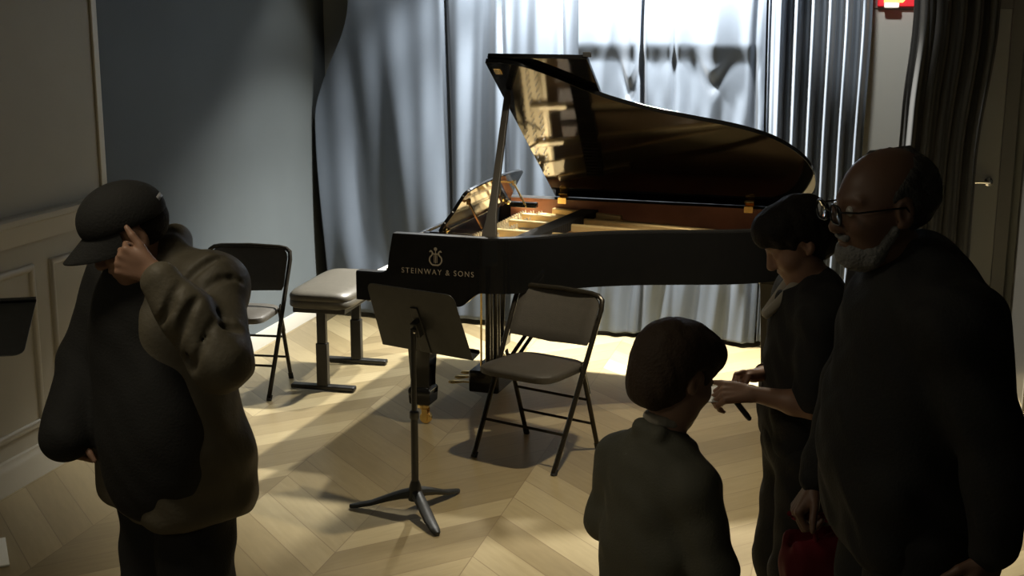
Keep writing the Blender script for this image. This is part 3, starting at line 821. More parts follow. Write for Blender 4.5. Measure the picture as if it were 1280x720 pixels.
def hand(S, wr, d, n, curl=(30, 35, 20), g=1.0, thumb=None, tcurl=25, spread=.0, thumb_side=None):
    """wr wrist, d direction of the hand, n the way the palm faces; thumb_side +-1 picks the thumb edge"""
    wr, d, n = V3(wr), unit(d), V3(n); n = unit(n-d*(n@d)); t = np.cross(d, n)*(thumb_side or 1)
    for i, (o, L) in enumerate(FO):
        kn = wr+d*(.092 if i in (1, 2) else .086)*g+t*o*g
        S.rc(wr+t*o*.55*g+d*.005, kn, .0145*g, .0108*g, .010)
        cu = curl[i] if isinstance(curl[0], (list, tuple)) else curl
        ang = 0; p = kn; dd = unit(d+t*o*spread*10)
        for sgm, (ln, r0, r1) in enumerate(((.044*L, .0098, .0088), (.027*L, .0086, .0080), (.022*L, .0080, .0066))):
            ang += math.radians(cu[sgm]); v = dd*math.cos(ang)+n*math.sin(ang); q = p+v*ln*g
            S.rc(p, q, r0*g, r1*g, .003); p = q
    S.ell(wr+d*.05*g+t*.018*g+n*.01*g, V3(.032, .022, .016)*g, np.stack([d, t, n], 1), .012)
    td = unit(thumb if thumb is not None else t*.75+d*.65+n*.3)
    p = wr+d*.022*g+t*.020*g+n*.006
    q = p+td*.046*g; S.rc(p, q, .0145*g, .0112*g, .010)
    v2 = unit(td*math.cos(math.radians(tcurl))+unit(d+n*.3)*math.sin(math.radians(tcurl)))
    r = q+v2*.032*g; S.rc(q, r, .0108*g, .0098*g, .004); S.rc(r, r+unit(v2*.95+n*.12)*.026*g, .0098*g, .0075*g, .004)
    return wr+d*.075*g
def torso(S, J, g=1.0, w=1.0, dpt=1.0):
    """trunk, neck, arms and legs through the joints in J"""
    f = unit(V3(J['f'])*V3(1, 1, 0)); R = basis(f)
    S.ell(V3(J['pel']), V3(.105*dpt, .150*w, .11)*g, R, .05)
    S.ell(V3(J['wai']), V3(.095*dpt, .130*w, .13)*g, R, .06)
    S.ell(V3(J['che']), V3(.105*dpt, .145*w, .17)*g, R, .06)
    S.rc(J['shL'], J['shR'], .055*g, .055*g, .05)
    S.rc(J['nb'], J['nt'], .056*g, .052*g, .03)
    S.rc(J['nb'], V3(J['shL']), .05*g, .045*g, .04); S.rc(J['nb'], V3(J['shR']), .05*g, .045*g, .04)
    for s in 'LR':
        S.chain([J['sh'+s], J['el'+s]], [.050*g, .038*g], .03); S.chain([J['el'+s], V3(J['el'+s])*.7+V3(J['wr'+s])*.3, J['wr'+s]], [.038*g, .039*g, .025*g], .02)
        S.chain([J['hip'+s], J['kn'+s]], [.078*g, .052*g], .04); S.chain([J['kn'+s], V3(J['kn'+s])*.7+V3(J['an'+s])*.3, J['an'+s]], [.052*g, .052*g, .035*g], .02)
        a = V3(J['an'+s]); ff = unit(f); S.rc(a+V3(0, 0, -.03*g), a+ff*.13*g+V3(0, 0, -.052*g), .034*g, .026*g, .03)
def legs_cloth(S, J, r=(.098, .078, .068), g=1.0, hem=.04):
    f = unit(V3(J['f'])*V3(1, 1, 0)); R = basis(f)
    S.ell(V3(J['pel']), V3(.128, .172, .13)*g, R, .04)
    for s in 'LR': S.chain([J['hip'+s], J['kn'+s], V3(J['an'+s])+V3(0, 0, hem)], [r[0]*g, r[1]*g, r[2]*g], .04)
def shoes(S, J, g=1.0):
    f = unit(V3(J['f'])*V3(1, 1, 0))
    for s in 'LR':
        a = V3(J['an'+s]); b = V3(a[0], a[1], .045*g)
        S.rc(b-f*.03*g, b+f*.15*g-V3(0, 0, .008), .046*g, .036*g, .03); S.rc(a, b, .048*g, .046*g, .02)
        S.cut(V3(0, 0, .002), (0, 0, -1), .003)
def JW(J):
    K = {}
    for k, v in J.items(): K[k] = np.array(W(*v))
    return K
def sub_eyes(T, R, k, root, m):
    for s in (-1, 1):
        bm = NB(); bmesh.ops.create_uvsphere(bm, u_segments=14, v_segments=8, radius=.0118*k, matrix=Matrix.Translation(Vector(T(.0835, s*.031, .010)-parent_loc(root)))); obj('eye', bm, m, root, angle=None)

M_skin = mat('skin_warm', (.36, .205, .135), .5, noise=.1, nscale=12)
M_skin3 = mat('skin_tan', (.17, .095, .062), .5, noise=.1, nscale=12)
M_skin2 = mat('skin_fair', (.42, .255, .175), .5, noise=.1, nscale=12)
M_hair = mat('hair_dark', (.012, .009, .007), .72, bump=.35, bscale=140, spec=.3)
M_hair_br = mat('hair_brown', (.055, .036, .023), .7, bump=.35, bscale=140, spec=.3)
M_hair_grey = mat('hair_grey', (.05, .047, .043), .6, bump=.5, bscale=160)
M_beard = mat('beard_white', (.20, .20, .195), .8, bump=.6, bscale=160)
M_olive = mat('jacket_olive', (.115, .100, .068), .62, noise=.2, nscale=5, bump=.15, bscale=90)
M_blk = mat('cloth_black', (.015, .015, .014), .85, bump=.2, bscale=150)
M_blk2 = mat('cloth_charcoal', (.015, .015, .014), .8, bump=.2, bscale=150)
M_suit = mat('suit_grey_green', (.115, .113, .085), .75, noise=.12, nscale=6, bump=.2, bscale=200)
M_shirt = mat('shirt_pale', (.34, .31, .25), .7)
M_shoe = mat('shoe_black', (.012, .011, .01), .35)
M_eye = mat('eye_white', (.5, .48, .44), .2)

# --- person with the cap at the left
def capped():
    root = thing('person', 'person in black cap and olive jacket raising a fist to the face by the wall', 'person', W(-.93, 3.42), 0, 'people on the stage floor')
    J = JW(dict(f=(-.75, -.66, 0), pel=(-.93, 3.43, .86), wai=(-.935, 3.43, 1.03), che=(-.945, 3.43, 1.23), nb=(-.955, 3.41, 1.40), nt=(-.965, 3.37, 1.45),
        shL=(-.775, 3.31, 1.375), shR=(-1.085, 3.56, 1.34), elL=(-.715, 3.11, 1.235), wrL=(-.872, 3.125, 1.452), elR=(-1.165, 3.53, 1.12), wrR=(-1.195, 3.42, .965),
        hipL=(-.86, 3.36, .84), hipR=(-1.0, 3.49, .84), knL=(-.86, 3.31, .46), knR=(-1.0, 3.44, .46), anL=(-.86, 3.37, .095), anR=(-1.0, 3.50, .095)))
    S = Solid(); torso(S, J, 1.0)
    hc = np.array(W(-.985, 3.335, 1.508)); hf = np.array(W(-.80, -.42, -.50))
    T, R, k = head(S, hc, hf, .232)
    hand(S, J['wrL'], np.array(W(-.93, .02, .36)), np.array(W(.05, 1, 0)), curl=(72, 88, 50), g=.98, thumb=np.array(W(-.45, .10, .8)), tcurl=18, thumb_side=HS(J['wrL'], W(-.93, .02, .36), W(.05, 1, 0), W(0, 0, 1)))
    hand(S, J['wrR'], np.array(W(0, -.12, -1)), np.array(W(.4, .2, 0)), curl=(70, 75, 40), g=.92)
    body = grow('body', S, M_skin, root, .0045)
    # jacket
    S = Solid(); f = unit(J['f']); B = basis(f)
    S.ell((J['che']+J['wai'])/2+V3(0, 0, .03), V3(.165, .205, .30), B, .05)
    S.ell(J['wai']+V3(0, 0, -.04), V3(.178, .235, .26), B, .05)
    S.bx(J['pel']+V3(0, 0, -.02), V3(.165, .225, .15), B, .09, .06)
    S.rc(J['shL'], J['shR'], .085, .085, .05)
    S.rc(J['nb'], J['shL'], .075, .075, .05); S.rc(J['nb'], J['shR'], .075, .075, .05)
    S.chain([J['shL'], J['elL'], J['elL']*.45+J['wrL']*.55, J['elL']*.08+J['wrL']*.92], [.084, .074, .062, .046], .035)
    S.chain([J['shR'], J['elR'], np.array(W(-1.205, 3.40, .945))], [.080, .080, .070], .035)
    # raised collar
    S.rc(J['nb']+B@V3(-.02, .06, .06), J['nb']+B@V3(-.075, 0, .075), .03, .034, .03); S.rc(J['nb']+B@V3(-.02, -.06, .06), J['nb']+B@V3(-.075, 0, .075), .03, .034, .03)
    S.rc(J['nb']+B@V3(-.02, .06, .06), J['nb']+B@V3(.05, .045, .02), .03, .022, .03)
    S.cut(V3(0, 0, .73), (0, 0, -1), .02)
    # creases of the raised sleeve
    def crease(a, b_, t, rad, a0, a1, dp=.006, sk=.25):
        ax = unit(b_-a); c = a+(b_-a)*t; vc = np.array(W(0, -1, .2)); vc = unit(vc-ax*(vc@ax)); wc = np.cross(ax, vc)
        q = [c+(vc*math.cos(x)+wc*math.sin(x))*rad+ax*sk*rad*math.sin(x*1.5) for x in np.linspace(a0, a1, 8)]
        for k_ in range(7): S.rc(q[k_], q[k_+1], dp, dp, .016, True)
    sh, el, wr = J['shL'], J['elL'], J['wrL']
    for t, rad, a0, a1, sk in ((.05, .092, -.6, 1.0, .4), (.35, .088, -1.2, .9, .5), (.65, .084, -.7, 1.4, -.3), (.92, .080, -1.0, 1.0, .3)): crease(sh, el, t, rad, a0, a1, .006, sk)
    for t, rad in ((.22, .074), (.48, .068), (.7, .060)): crease(el, wr, t, rad, -1.1, .9, .005, .4)
    S.rc(J['che']+B@V3(.175, .02, .1), J['pel']+B@V3(.19, .03, -.05), .008, .012, .02, True)
    grow('jacket', S, M_olive, root, .0055, wrinkle(.0035, 26, 1.3))
    # black hooded top in the open front; its extra width stands for jacket shade
    S = Solid(); S.ell(J['che']+B@V3(.055, -.015, -.03), V3(.135, .16, .26), B, .04); S.ell(J['wai']+B@V3(.07, .04, -.07), V3(.140, .205, .30), B, .04); S.rc(J['nb']+B@V3(.03, 0, .0), J['nb']+B@V3(.075, -.02, .03), .065, .045, .03)
    S.rc(J['shR']+B@V3(.02, 0, .012), J['elR']+B@V3(.012, -.006, 0), .082, .081, .04); S.rc(J['elR']+B@V3(.012, -.006, 0), np.array(W(-1.212, 3.385, .945)), .081, .072, .04)
    S.cut(V3(0, 0, .75), (0, 0, -1), .02)
    grow('hooded_top', S, M_blk, root, .006, wrinkle(.002, 24, 4.0))
    S = Solid(); legs_cloth(S, J, (.112, .098, .09)); S.cut(V3(0, 0, .03), (0, 0, -1), .01); grow('trousers', S, M_blk, root, .008, wrinkle(.006, 20, 2.2))
    S = Solid(); shoes(S, J); grow('shoes', S, M_shoe, root, .006)
    # cap: crown shell and curved brim
    S = Solid(); S.ell(T(-.010, 0, .048), V3(.110, .090, .088)*k, R, .01); S.ell(T(.01, 0, .07), V3(.098, .082, .076)*k, R, .02)
    S.cut(T(0, 0, .035), R@V3(.18, 0, -1), .008)
    S.ell(T(-.010, 0, .04), V3(.098, .0785, .08)*k, R, .004, True)
    cap = grow('cap', S, M_blk, root, .0045, smooth=3)
    bm = NB(); G = {}; na, nr = 22, 7
    o0 = Vector(parent_loc(root))
    for sd_ in (0, 1):
        for i in range(na+1):
            a = math.radians(-72+144*i/na)
            for j in range(nr+1):
                t = j/nr; rx = .092 + t*(.088*math.cos(a)**.7 if math.cos(a) > 0 else 0); ry = .084 + t*.012
                x, y = rx*math.cos(a)*1.0 if j else .094*math.cos(a), ry*math.sin(a)
                z = .050 - .03*t*math.cos(a) - .055*(y/.09)**2*(.35+.65*t) + .012
                G[sd_, i, j] = bm.verts.new(Vector(T(x, y, z-.004*sd_))-o0)
    for i in range(na):
        for j in range(nr):
            bm.faces.new((G[0, i, j], G[0, i+1, j], G[0, i+1, j+1], G[0, i, j+1])); bm.faces.new((G[1, i, j], G[1, i, j+1], G[1, i+1, j+1], G[1, i+1, j]))
        bm.faces.new((G[0, i, nr], G[0, i+1, nr], G[1, i+1, nr], G[1, i, nr]))
        bm.faces.new((G[0, i, 0], G[1, i, 0], G[1, i+1, 0], G[0, i+1, 0]))
    for j in range(nr):
        bm.faces.new((G[0, 0, j], G[0, 0, j+1], G[1, 0, j+1], G[1, 0, j])); bm.faces.new((G[0, na, j], G[1, na, j], G[1, na, j+1], G[0, na, j+1]))
    obj('brim', bm, M_blk, cap, angle=50)
    Mb = mat('badge_grey', (.36, .36, .36), .5)
    def patch(name, az, el, wd, hgt, shape):
        cs = (-.010, 0, .048); bm = NB(); vs = []
        for side in (1.006, 1.02):
            ring = []
            for a, b in shape:
                A = az + a*wd/.09; E_ = el + b*hgt/.09
                ring.append(bm.verts.new(Vector(T(cs[0]+.112*side*math.cos(E_)*math.cos(A), .0915*side*math.cos(E_)*math.sin(A), cs[2]+.0895*side*math.sin(E_)))-o0))
            vs.append(ring)
        n = len(shape)
        for i in range(n): bm.faces.new((vs[0][i], vs[0][(i+1) % n], vs[1][(i+1) % n], vs[1][i]))
        bm.faces.new(vs[0][::-1]); bm.faces.new(vs[1]); obj(name, bm, Mb, cap, angle=None)
    patch('badge', math.radians(38), math.radians(20), .011, .012, [(-1, 1), (-.5, .45), (0, 1), (.5, .45), (1, 1), (.75, -.3), (.4, -1), (-.4, -1), (-.75, -.3)])
    patch('back_tab', math.radians(152), math.radians(6), .014, .006, [(-1, -1), (1, -1), (1, 1), (-1, 1)])
    # hair under the cap
    S = Solid(); S.ell(T(-.02, 0, .02), V3(.094, .0785, .075)*k, R, .01); S.cut(T(.0, 0, .02), R@V3(.55, 0, .83), .01); S.cut(T(0, 0, -.035), R@V3(.2, 0, -1), .01); S.cut(T(.022, 0, 0), R@V3(1, 0, 0), .01)
    grow('hair', S, M_hair, root, .005, smooth=3)
    sub_eyes(T, R, k, root, M_eye)
def HS(wr, d, n, want):
    d, n = unit(d), unit(n); n = unit(n-d*(n@d)); return 1 if np.cross(d, n)@np.array(want) > 0 else -1

# --- boy seen from behind
def boy():
    root = thing('person', 'boy in grey-green suit jacket seen from behind with brown hair', 'person', W(.41, 3.22), 0, 'people on the stage floor')
    J = JW(dict(f=(.75, .65, 0), pel=(.385, 3.22, .66), wai=(.38, 3.22, .76), che=(.38, 3.22, .87), nb=(.392, 3.225, 1.01), nt=(.405, 3.23, 1.06),
        shL=(.295, 3.325, .905), shR=(.462, 3.12, .895), elL=(.262, 3.36, .72), wrL=(.36, 3.47, .70), elR=(.515, 3.08, .70), wrR=(.56, 3.25, .63),
        hipL=(.33, 3.27, .63), hipR=(.43, 3.17, .63), knL=(.33, 3.28, .345), knR=(.43, 3.18, .345), anL=(.33, 3.25, .08), anR=(.43, 3.14, .08)))
    S = Solid(); torso(S, J, .78)
    hc = np.array(W(.418, 3.235, 1.166)); hf = np.array(W(.82, .55, -.42))
    T, R, k = head(S, hc, hf, .250)
    for s, dd in (('L', (.45, .85, .05)), ('R', (.2, .95, .1))):
        nn = W(.3, 0, -1) ; hand(S, J['wr'+s], np.array(W(*dd)), np.array(nn), curl=(35, 45, 25), g=.76, thumb_side=HS(J['wr'+s], W(*dd), nn, W(1 if s == 'L' else -1, 0, 0)))
    grow('body', S, M_skin2, root, .0042)
    f = unit(J['f']); B = basis(f)
    S = Solid()
    S.ell(J['che']+V3(0, 0, -.01), V3(.105, .15, .185), B, .05); S.ell(J['wai'], V3(.108, .145, .17), B, .05); S.bx(J['pel']+V3(0, 0, -.01), V3(.108, .148, .12), B, .07, .05)
    S.rc(J['shL'], J['shR'], .058, .058, .05)
    S.rc(J['nb']+V3(0, 0, -.022), J['shL'], .050, .054, .04); S.rc(J['nb']+V3(0, 0, -.022), J['shR'], .050, .054, .04)
    for s in 'LR': S.chain([J['sh'+s], J['el'+s], J['el'+s]*.1+J['wr'+s]*.9], [.066, .058, .044], .03)
    S.ell(J['nb']+V3(0, 0, .05)+B@V3(.02, 0, 0), V3(.056, .056, .06), B, .012, True)
    S.rc(J['nb']+B@V3(-.05, .035, .024), J['nb']+B@V3(-.05, -.035, .024), .017, .017, .02); S.rc(J['nb']+B@V3(-.05, .035, .014), J['nb']+B@V3(.035, .07, -.02), .016, .013, .02); S.rc(J['nb']+B@V3(-.05, -.035, .014), J['nb']+B@V3(.035, -.07, -.02), .016, .013, .02)
    S.cut(V3(0, 0, .52), (0, 0, -1), .02)
    grow('suit_jacket', S, M_suit, root, .005, wrinkle(.0035, 26, .4))
    S = Solid()
    q = [J['nb']+B@V3(.047*math.cos(a)+.006, .047*math.sin(a), .035-.010*math.cos(a)) for a in np.linspace(-PI, PI, 17)]
    S.chain(q, [.0085]*17, .01); S.chain([p+V3(0, 0, .011) for p in q], [.006]*17, .01)
    grow('shirt_collar', S, M_shirt, root, .0035)
    S = Solid(); legs_cloth(S, J, (.10, .085, .08), .82); S.cut(V3(0, 0, .03), (0, 0, -1), .01); grow('trousers', S, M_blk2, root, .007, wrinkle(.004, 24, 3))
    S = Solid(); shoes(S, J, .8); grow('shoes', S, M_shoe, root, .006)
    S = Solid(); S.ell(T(-.016, 0, .040), V3(.110, .092, .094)*k, R, .015); S.ell(T(-.045, 0, -.005), V3(.074, .078, .082)*k, R, .03); S.ell(T(.03, 0, .075), V3(.085, .08, .055)*k, R, .03)
    for sg in (-1, 1): S.rc(T(.022, sg*.074, .03), T(.020, sg*.070, -.01), .014*k, .008*k, .01)
    S.ell(T(.105, 0, -.03), V3(.06, .085, .085)*k, R, .012, True)
    for sg in (-1, 1): S.ell(T(.008, sg*.096, -.010), V3(.034, .042, .044)*k, R, .01, True)
    S.ell(T(-.062, 0, -.045), V3(.046, .062, .055)*k, R, .03); S.cut(T(-.08, 0, -.092), R@V3(-.25, 0, -1), .012)
    grow('hair', S, M_hair_br, root, .0042, wrinkle(.0016, 70, 2.0, .3), smooth=3)
    sub_eyes(T, R, k, root, M_eye)

# --- person in black looking down at the card
def reader():
    root = thing('person', 'person in black short-sleeved shirt looking down at a card held in both hands', 'person', W(.86, 3.70), 0, 'people on the stage floor')
    J = JW(dict(f=(-1, -.05, 0), pel=(.865, 3.70, .84), wai=(.86, 3.70, .98), che=(.865, 3.70, 1.15), nb=(.878, 3.70, 1.30), nt=(.852, 3.70, 1.355),
        shL=(.875, 3.54, 1.245), shR=(.87, 3.86, 1.245), elL=(.84, 3.50, 1.000), wrL=(.685, 3.56, 1.018), elR=(.84, 3.91, 1.0), wrR=(.745, 3.74, 1.028),
        hipL=(.865, 3.62, .80), hipR=(.865, 3.78, .80), knL=(.85, 3.61, .44), knR=(.835, 3.80, .44), anL=(.885, 3.61, .085), anR=(.87, 3.80, .085)))
    S = Solid(); torso(S, J, .88)
    hc = np.array(W(.822, 3.70, 1.432)); hf = np.array(W(-.84, -.06, -.52))
    T, R, k = head(S, hc, hf, .222)
    dL, nL = W(-1, .12, .0), W(.1, .55, -.75)
    hand(S, J['wrL'], np.array(dL), np.array(nL), curl=(52, 58, 35), g=.92, thumb=np.array(W(-.85, .3, .25)), tcurl=35, thumb_side=HS(J['wrL'], dL, nL, W(0, .6, .8)))
    dR, nR = W(-.85, -.5, .05), W(-.2, -.3, -.9)
    hand(S, J['wrR'], np.array(dR), np.array(nR), curl=(60, 65, 35), g=.90, thumb=np.array(W(-.75, -.3, .3)), tcurl=35, thumb_side=HS(J['wrR'], dR, nR, W(0, -.8, .5)))
    grow('body', S, M_skin, root, .0042)
    f = unit(J['f']); B = basis(f)
    S = Solid(); S.ell(J['che'], V3(.118, .165, .20), B, .05); S.ell(J['wai'], V3(.116, .158, .18), B, .05); S.bx(J['pel']+V3(0, 0, .05), V3(.115, .155, .10), B, .07, .05)
    S.rc(J['shL'], J['shR'], .066, .066, .05); S.rc(J['nb']+V3(0, 0, -.02), J['shL'], .062, .062, .05); S.rc(J['nb']+V3(0, 0, -.02), J['shR'], .062, .062, .05)
    for s in 'LR': S.chain([J['sh'+s], J['sh'+s]*.12+J['el'+s]*.88], [.068, .062], .03)
    S.ell(J['nb']+B@V3(.05, 0, .035), V3(.075, .05, .06), B, .012, True)
    S.cut(V3(0, 0, .80), (0, 0, -1), .02)
    grow('shirt', S, M_blk, root, .005, wrinkle(.004, 26, 5.5))
    S = Solid(); S.rc(J['nb']+B@V3(.072, .03, .0), J['che']+B@V3(.128, .012, .07), .020, .012, .02); S.rc(J['nb']+B@V3(.072, -.03, .0), J['che']+B@V3(.128, -.012, .07), .020, .012, .02)
    S.rc(J['nb']+B@V3(.055, .03, .0), J['nb']+B@V3(.0, .05, .02), .016, .012, .02)
    grow('undershirt', S, M_shirt, root, .004)
    S = Solid(); legs_cloth(S, J, (.098, .08, .072), .95); S.cut(V3(0, 0, .03), (0, 0, -1), .01); grow('trousers', S, M_blk, root, .007, wrinkle(.005, 22, 1.1))
    S = Solid(); shoes(S, J, .9); grow('shoes', S, M_shoe, root, .006)
    S = Solid(); S.ell(T(-.018, 0, .045), V3(.110, .092, .092)*k, R, .015); S.ell(T(-.055, 0, -.01), V3(.068, .078, .080)*k, R, .03); S.ell(T(.05, 0, .080), V3(.062, .078, .050)*k, R, .03)
    S.rc(T(.092, -.03, .058), T(.092, .03, .058), .016*k, .016*k, .02)
    for sg in (-1, 1): S.rc(T(.022, sg*.076, .035), T(.018, sg*.072, -.02), .014*k, .008*k, .01)
    S.ell(T(.105, 0, -.035), V3(.062, .085, .085)*k, R, .010, True)
    for sg in (-1, 1): S.ell(T(.012, sg*.092, -.012), V3(.024, .03, .034)*k, R, .01, True)
    S.cut(T(-.08, 0, -.085), R@V3(-.2, 0, -1), .012)
    grow('hair', S, M_hair, root, .0045, wrinkle(.0016, 70, 1.0, .3), smooth=3)
    # watch on the near wrist
    bm = NB(); ax = unit(J['wrR']-J['elR']); c = J['wrR']-ax*.015-parent_loc(root)
    ring_ = []
    xx, yy = frame_from(Vector(ax))
    tube(bm, [Vector(c)-Vector(ax)*.011, Vector(c)+Vector(ax)*.011], [.0285, .0285], 20); obj('watch', bm, mat('watch_brown', (.06, .03, .015), .4), root)
    # the card and pen they hold
    hp = J['wrL']+unit(dL)*.10
    bm = NB(); Rm = Matrix(basis(np.array(W(-1, .1, -.1)), np.array(W(-.1, -.35, 1))).tolist()); box(bm, (0, 0, 0), (.11, .075, .003), Rm)
    o = obj('card', bm, mat('card_white', (.8, .8, .78), .5), bevel=.001); o.location = Vector(hp+np.array(W(-.035, .035, -.018))); tag(o, 'small white card held in the hands of the person in black', 'card')
    bm = NB(); a, b = np.array(W(-.012, .0, .018)), np.array(W(.035, -.02, -.04)); tube(bm, [a, a*.9+b*.1, b*.8+a*.2, b*.95+a*.05, b], [.004, .008, .0085, .007, .003], 10)
    o = obj('pen', bm, mat('pen_black', (.015, .014, .013), .35)); o.location = Vector(J['wrL']+unit(dL)*.045+np.array(W(0, -.012, -.03))); tag(o, 'thick dark pen hanging below the hand of the person in black', 'pen')

# --- large bald man at the right
def bald():
    root = thing('person', 'large bald bearded person with glasses in dark clothes at the right edge', 'person', W(.92, 2.90), 0, 'people on the stage floor')
    J = JW(dict(f=(-.98, -.12, 0), pel=(.93, 2.90, .94), wai=(.915, 2.90, 1.12), che=(.925, 2.90, 1.33), nb=(.925, 2.90, 1.49), nt=(.865, 2.90, 1.56),
        shL=(.95, 2.70, 1.425), shR=(.92, 3.10, 1.43), elL=(1.03, 2.62, 1.13), wrL=(1.025, 2.60, .955), elR=(.865, 3.21, 1.13), wrR=(.785, 3.18, .90),
        hipL=(.93, 2.80, .90), hipR=(.93, 3.0, .90), knL=(.92, 2.79, .49), knR=(.90, 3.01, .49), anL=(.95, 2.79, .095), anR=(.93, 3.01, .095)))
    S = Solid(); torso(S, J, 1.08, 1.08, 1.1)
    hc = np.array(W(.835, 2.90, 1.652)); hf = np.array(W(-.97, -.16, -.12))
    T, R, k = head(S, hc, hf, .258)
    dR, nR = W(-.45, -.1, -.9), W(-.2, -.95, .05)
    dR, nR = W(-.55, -.05, -.83), W(.75, -.1, -.5)
    hand(S, J['wrR'], np.array(dR), np.array(nR), curl=(60, 75, 40), g=1.05, tcurl=30, thumb_side=HS(J['wrR'], dR, nR, W(-.2, -1, 0)))
    dL, nL = W(-.28, -.05, -.95), W(-.4, .9, 0)
    hand(S, J['wrL'], np.array(dL), np.array(nL), curl=(25, 30, 20), g=1.05, thumb_side=HS(J['wrL'], dL, nL, W(-1, 0, 0)))
    grow('body', S, M_skin3, root, .0045)
    f = unit(J['f']); B = basis(f)
    S = Solid(); S.ell(J['che'], V3(.175, .215, .25), B, .06); S.ell(J['wai']+B@V3(.01, 0, 0), V3(.185, .21, .24), B, .06); S.bx(J['pel']+V3(0, 0, .02), V3(.165, .20, .14), B, .09, .06)
    S.rc(J['shL'], J['shR'], .095, .095, .06); S.rc(J['nb']+V3(0, 0, -.02), J['shL'], .085, .085, .06); S.rc(J['nb']+V3(0, 0, -.02), J['shR'], .085, .085, .06)
    S.rc(J['nb']+B@V3(.0, 0, 0), J['nb']+B@V3(.01, 0, .03), .085, .078, .03)
    for s in 'LR': S.chain([J['sh'+s], J['el'+s], J['el'+s]*.06+J['wr'+s]*.94], [.090, .074, .052], .035)
    S.ell(J['nt']+B@V3(.03, 0, .055), V3(.085, .068, .05), B, .012, True)
    S.cut(V3(0, 0, .80), (0, 0, -1), .02)
    grow('sweater', S, M_blk2, root, .006, wrinkle(.006, 20, .9))
    S = Solid(); legs_cloth(S, J, (.115, .092, .08), 1.08); S.cut(V3(0, 0, .03), (0, 0, -1), .01); grow('trousers', S, M_blk, root, .008, wrinkle(.006, 20, 2.9))
    S = Solid(); shoes(S, J, 1.05); grow('shoes', S, M_shoe, root, .006)
    # short grey hair around a bald crown
    S = Solid(); S.ell(T(-.016, 0, .030), V3(.101, .081, .088)*k, R, .01); S.cut(T(.0, 0, .055), R@V3(.75, 0, .66), .01); S.cut(T(.028, 0, 0), R@V3(1, 0, .1), .01); S.cut(T(0, 0, -.055), R@V3(.1, 0, -1), .01)
    S.rc(T(.02, -.015, .108), T(-.05, 0, .106), .008*k, .012*k, .02)
    for sg in (-1, 1): S.ell(T(.0, sg*.09, -.005), V3(.026, .03, .034)*k, R, .01, True)
    grow('hair', S, M_hair_grey, root, .0045, wrinkle(.0025, 110, 1.4))
    S = Solid(); S.ell(T(.052, 0, -.082), V3(.056, .054, .040)*k, R, .02)
    for sg in (-1, 1): S.rc(T(.012, sg*.066, -.035), T(.05, sg*.048, -.085), .011*k, .016*k, .02)
    S.rc(T(.094, -.02, -.044), T(.094, .02, -.044), .009*k, .009*k, .01)
    S.ell(T(.10, 0, -.059), V3(.022, .022, .006)*k, R, .006, True); S.ell(T(.07, 0, -.01), V3(.05, .05, .034)*k, R, .01, True)
    grow('beard', S, M_beard, root, .004, wrinkle(.0022, 120, .3))
    o0 = parent_loc(root)
    P = lambda x, y, z: Vector(T(x, y, z)-o0)
    bm = NB()
    for sg in (-1, 1):
        q = [P(.118-.25*(abs(b)-.0)*0, sg*(.034+a), .008+b) for a, b in [(.025*math.copysign(abs(math.cos(t))**.6, math.cos(t)), .019*math.copysign(abs(math.sin(t))**.6, math.sin(t))) for t in np.linspace(0, 2*PI, 21)]]
        tube(bm, q, .0022*k, 6, caps=False)
        tube(bm, [P(.118, sg*.059, .016), P(.09, sg*.079, .014), P(-.005, sg*.083, .012), P(-.02, sg*.082, -.008)], .0020*k, 6)
    tube(bm, [P(.118, -.011, .012), P(.122, 0, .016), P(.118, .011, .012)], .002*k, 6)
    gl = obj('glasses', bm, mat('glasses_black', (.01, .01, .01), .25), root, angle=60)
    gm = bpy.data.materials.new('lens_glass'); gm.use_nodes = True; pb = gm.node_tree.nodes['Principled BSDF']; pb.inputs['Transmission Weight'].default_value = 1; pb.inputs['Roughness'].default_value = .02; pb.inputs['IOR'].default_value = 1.1
    for sg in (-1, 1):
        bm = NB(); r0 = [bm.verts.new(P(.1175, sg*(.034+.024*math.copysign(abs(math.cos(t))**.6, math.cos(t))), .008+.018*math.copysign(abs(math.sin(t))**.6, math.sin(t)))) for t in np.linspace(0, 2*PI, 21)[:-1]]
        r1 = [bm.verts.new(v.co - (P(.0015, 0, 0)-P(0, 0, 0))) for v in r0]
        for i in range(20): bm.faces.new((r0[i], r0[(i+1) % 20], r1[(i+1) % 20], r1[i]))
        bm.faces.new(r0); bm.faces.new(r1[::-1]); obj('lens', bm, gm, gl, angle=None)
    sub_eyes(T, R, k, root, M_eye)
    # red bag hanging from the far hand
    hp = J['wrR']+unit(dR)*.095
    t = thing('tote_bag', 'red cloth bag hanging from the hand of the bald person', 'bag', Vector((hp[0], hp[1], .42)))
    t.rotation_euler = (0, 0, 0)
    S = Solid(); bc = V3(hp[0], hp[1], .575)+np.array(W(.135, .085, 0)); Bb = basis(np.array(W(-1, -.25, 0)))
    S.bx(bc, V3(.155, .055, .165), Bb, .04, .02); S.bx(bc+V3(0, 0, .17), V3(.13, .024, .05), Bb, .02, .02, True)
    grow('bag_body', S, mat('red_cloth', (.22, .012, .022), .7, noise=.15, nscale=8), t, .007, wrinkle(.006, 24, 3.3))
    bm = NB(); o1 = parent_loc(t)
    for sg in (-1, 1):
        pts_ = [bc+Bb@V3(.09, sg*.045, .12), bc+Bb@V3(.08, sg*.03, .18), V3(hp)+Bb@V3(.01, sg*.012, -.012), V3(hp)+Bb@V3(-.01, sg*.012, -.012), bc+Bb@V3(-.09, sg*.03, .17), bc+Bb@V3(-.10, sg*.045, .12)]
        bm = NB(); tube(bm, [Vector(p-o1) for p in pts_], .007, 8); obj('handle', bm, MATS['red_cloth'], t)
capped(); boy(); reader(); bald()
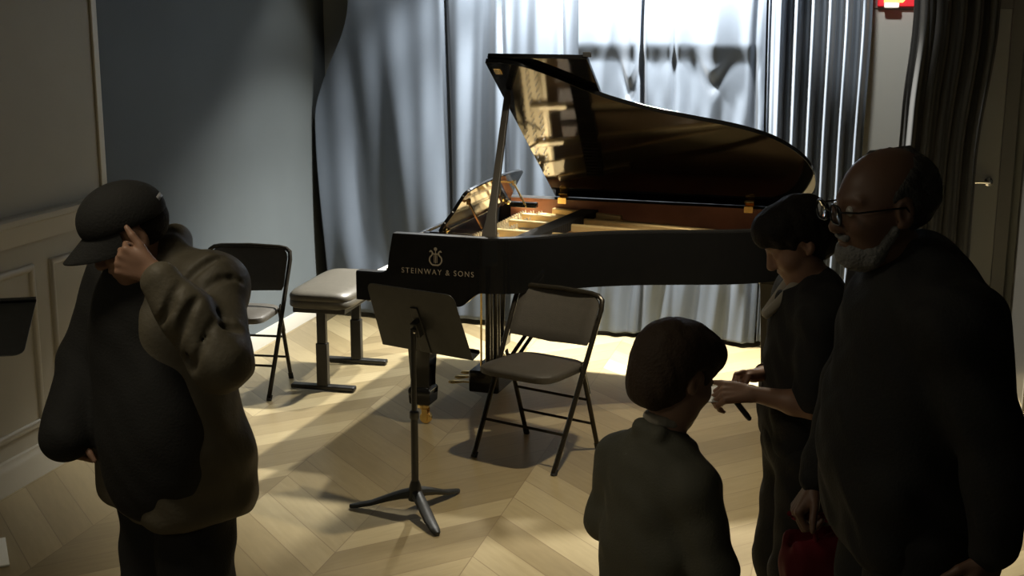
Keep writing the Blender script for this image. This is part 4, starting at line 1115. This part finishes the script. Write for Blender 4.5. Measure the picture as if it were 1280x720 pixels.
# ------------------------------------------------------------------ light
def area(name, loc, target, size, power, col=(1, 1, 1), spread=160, sy=None):
    l = bpy.data.lights.new(name, 'AREA'); l.energy = power; l.size = size; l.color = col; l.spread = math.radians(spread)
    if sy: l.shape = 'RECTANGLE'; l.size_y = sy
    o = bpy.data.objects.new(name, l); COL.objects.link(o); o.location = loc
    o.rotation_euler = (Vector(target)-Vector(loc)).to_track_quat('-Z', 'Y').to_euler(); return o
def spot(name, loc, target, power, ang, col=(1, 1, 1), blend=.4, r=.04):
    l = bpy.data.lights.new(name, 'SPOT'); l.energy = power; l.spot_size = math.radians(ang); l.spot_blend = blend; l.shadow_soft_size = r; l.color = col
    o = bpy.data.objects.new(name, l); COL.objects.link(o); o.location = loc
    o.rotation_euler = (Vector(target)-Vector(loc)).to_track_quat('-Z', 'Y').to_euler(); return o
WARM = (1, .88, .66)
WHITE = (1, .97, .88)
for k_, (x_, pw) in enumerate(((-2.95, 34), (-2.1, 360), (-1.45, 1000), (-.7, 980))):
    spot('track_spot', (x_, 7.86, 2.86), (x_, 7.66, 0), pw, 104 if k_ else 80, WHITE, .45, .05)
spot('door_fill', (.0, 6.9, 2.86), (.16, 8.4, 1.75), 90, 34, WHITE, .6, .05)  # added lamp that brightens the grey door panel
spot('front_spot', (-.6, 5.3, 2.86), (-.80, 5.2, 0), 215, 93, WARM, .6, .05)
spot('piano_fill', (-.9, 5.5, 2.86), (-1.1, 6.75, .95), 85, 52, WARM, .6, .05)  # extra lamp put in to brighten the inside of the piano
area('ceiling_lamp', (-2.0, 2.3, 2.86), (-2.0, 2.5, 0), .4, 7, WARM)
area('hall_light', (-2.2, -.4, 2.85), (-1.8, 3.6, .8), .8, 5, WARM)
w = bpy.data.worlds.new('world'); SC.world = w; w.use_nodes = True
w.node_tree.nodes['Background'].inputs[0].default_value = (.92, .96, .80, 1); w.node_tree.nodes['Background'].inputs[1].default_value = .03
SC.view_settings.view_transform = 'Standard'; SC.view_settings.look = 'None'; SC.view_settings.exposure = 0; SC.view_settings.gamma = 1
SC.view_settings.use_curve_mapping = False
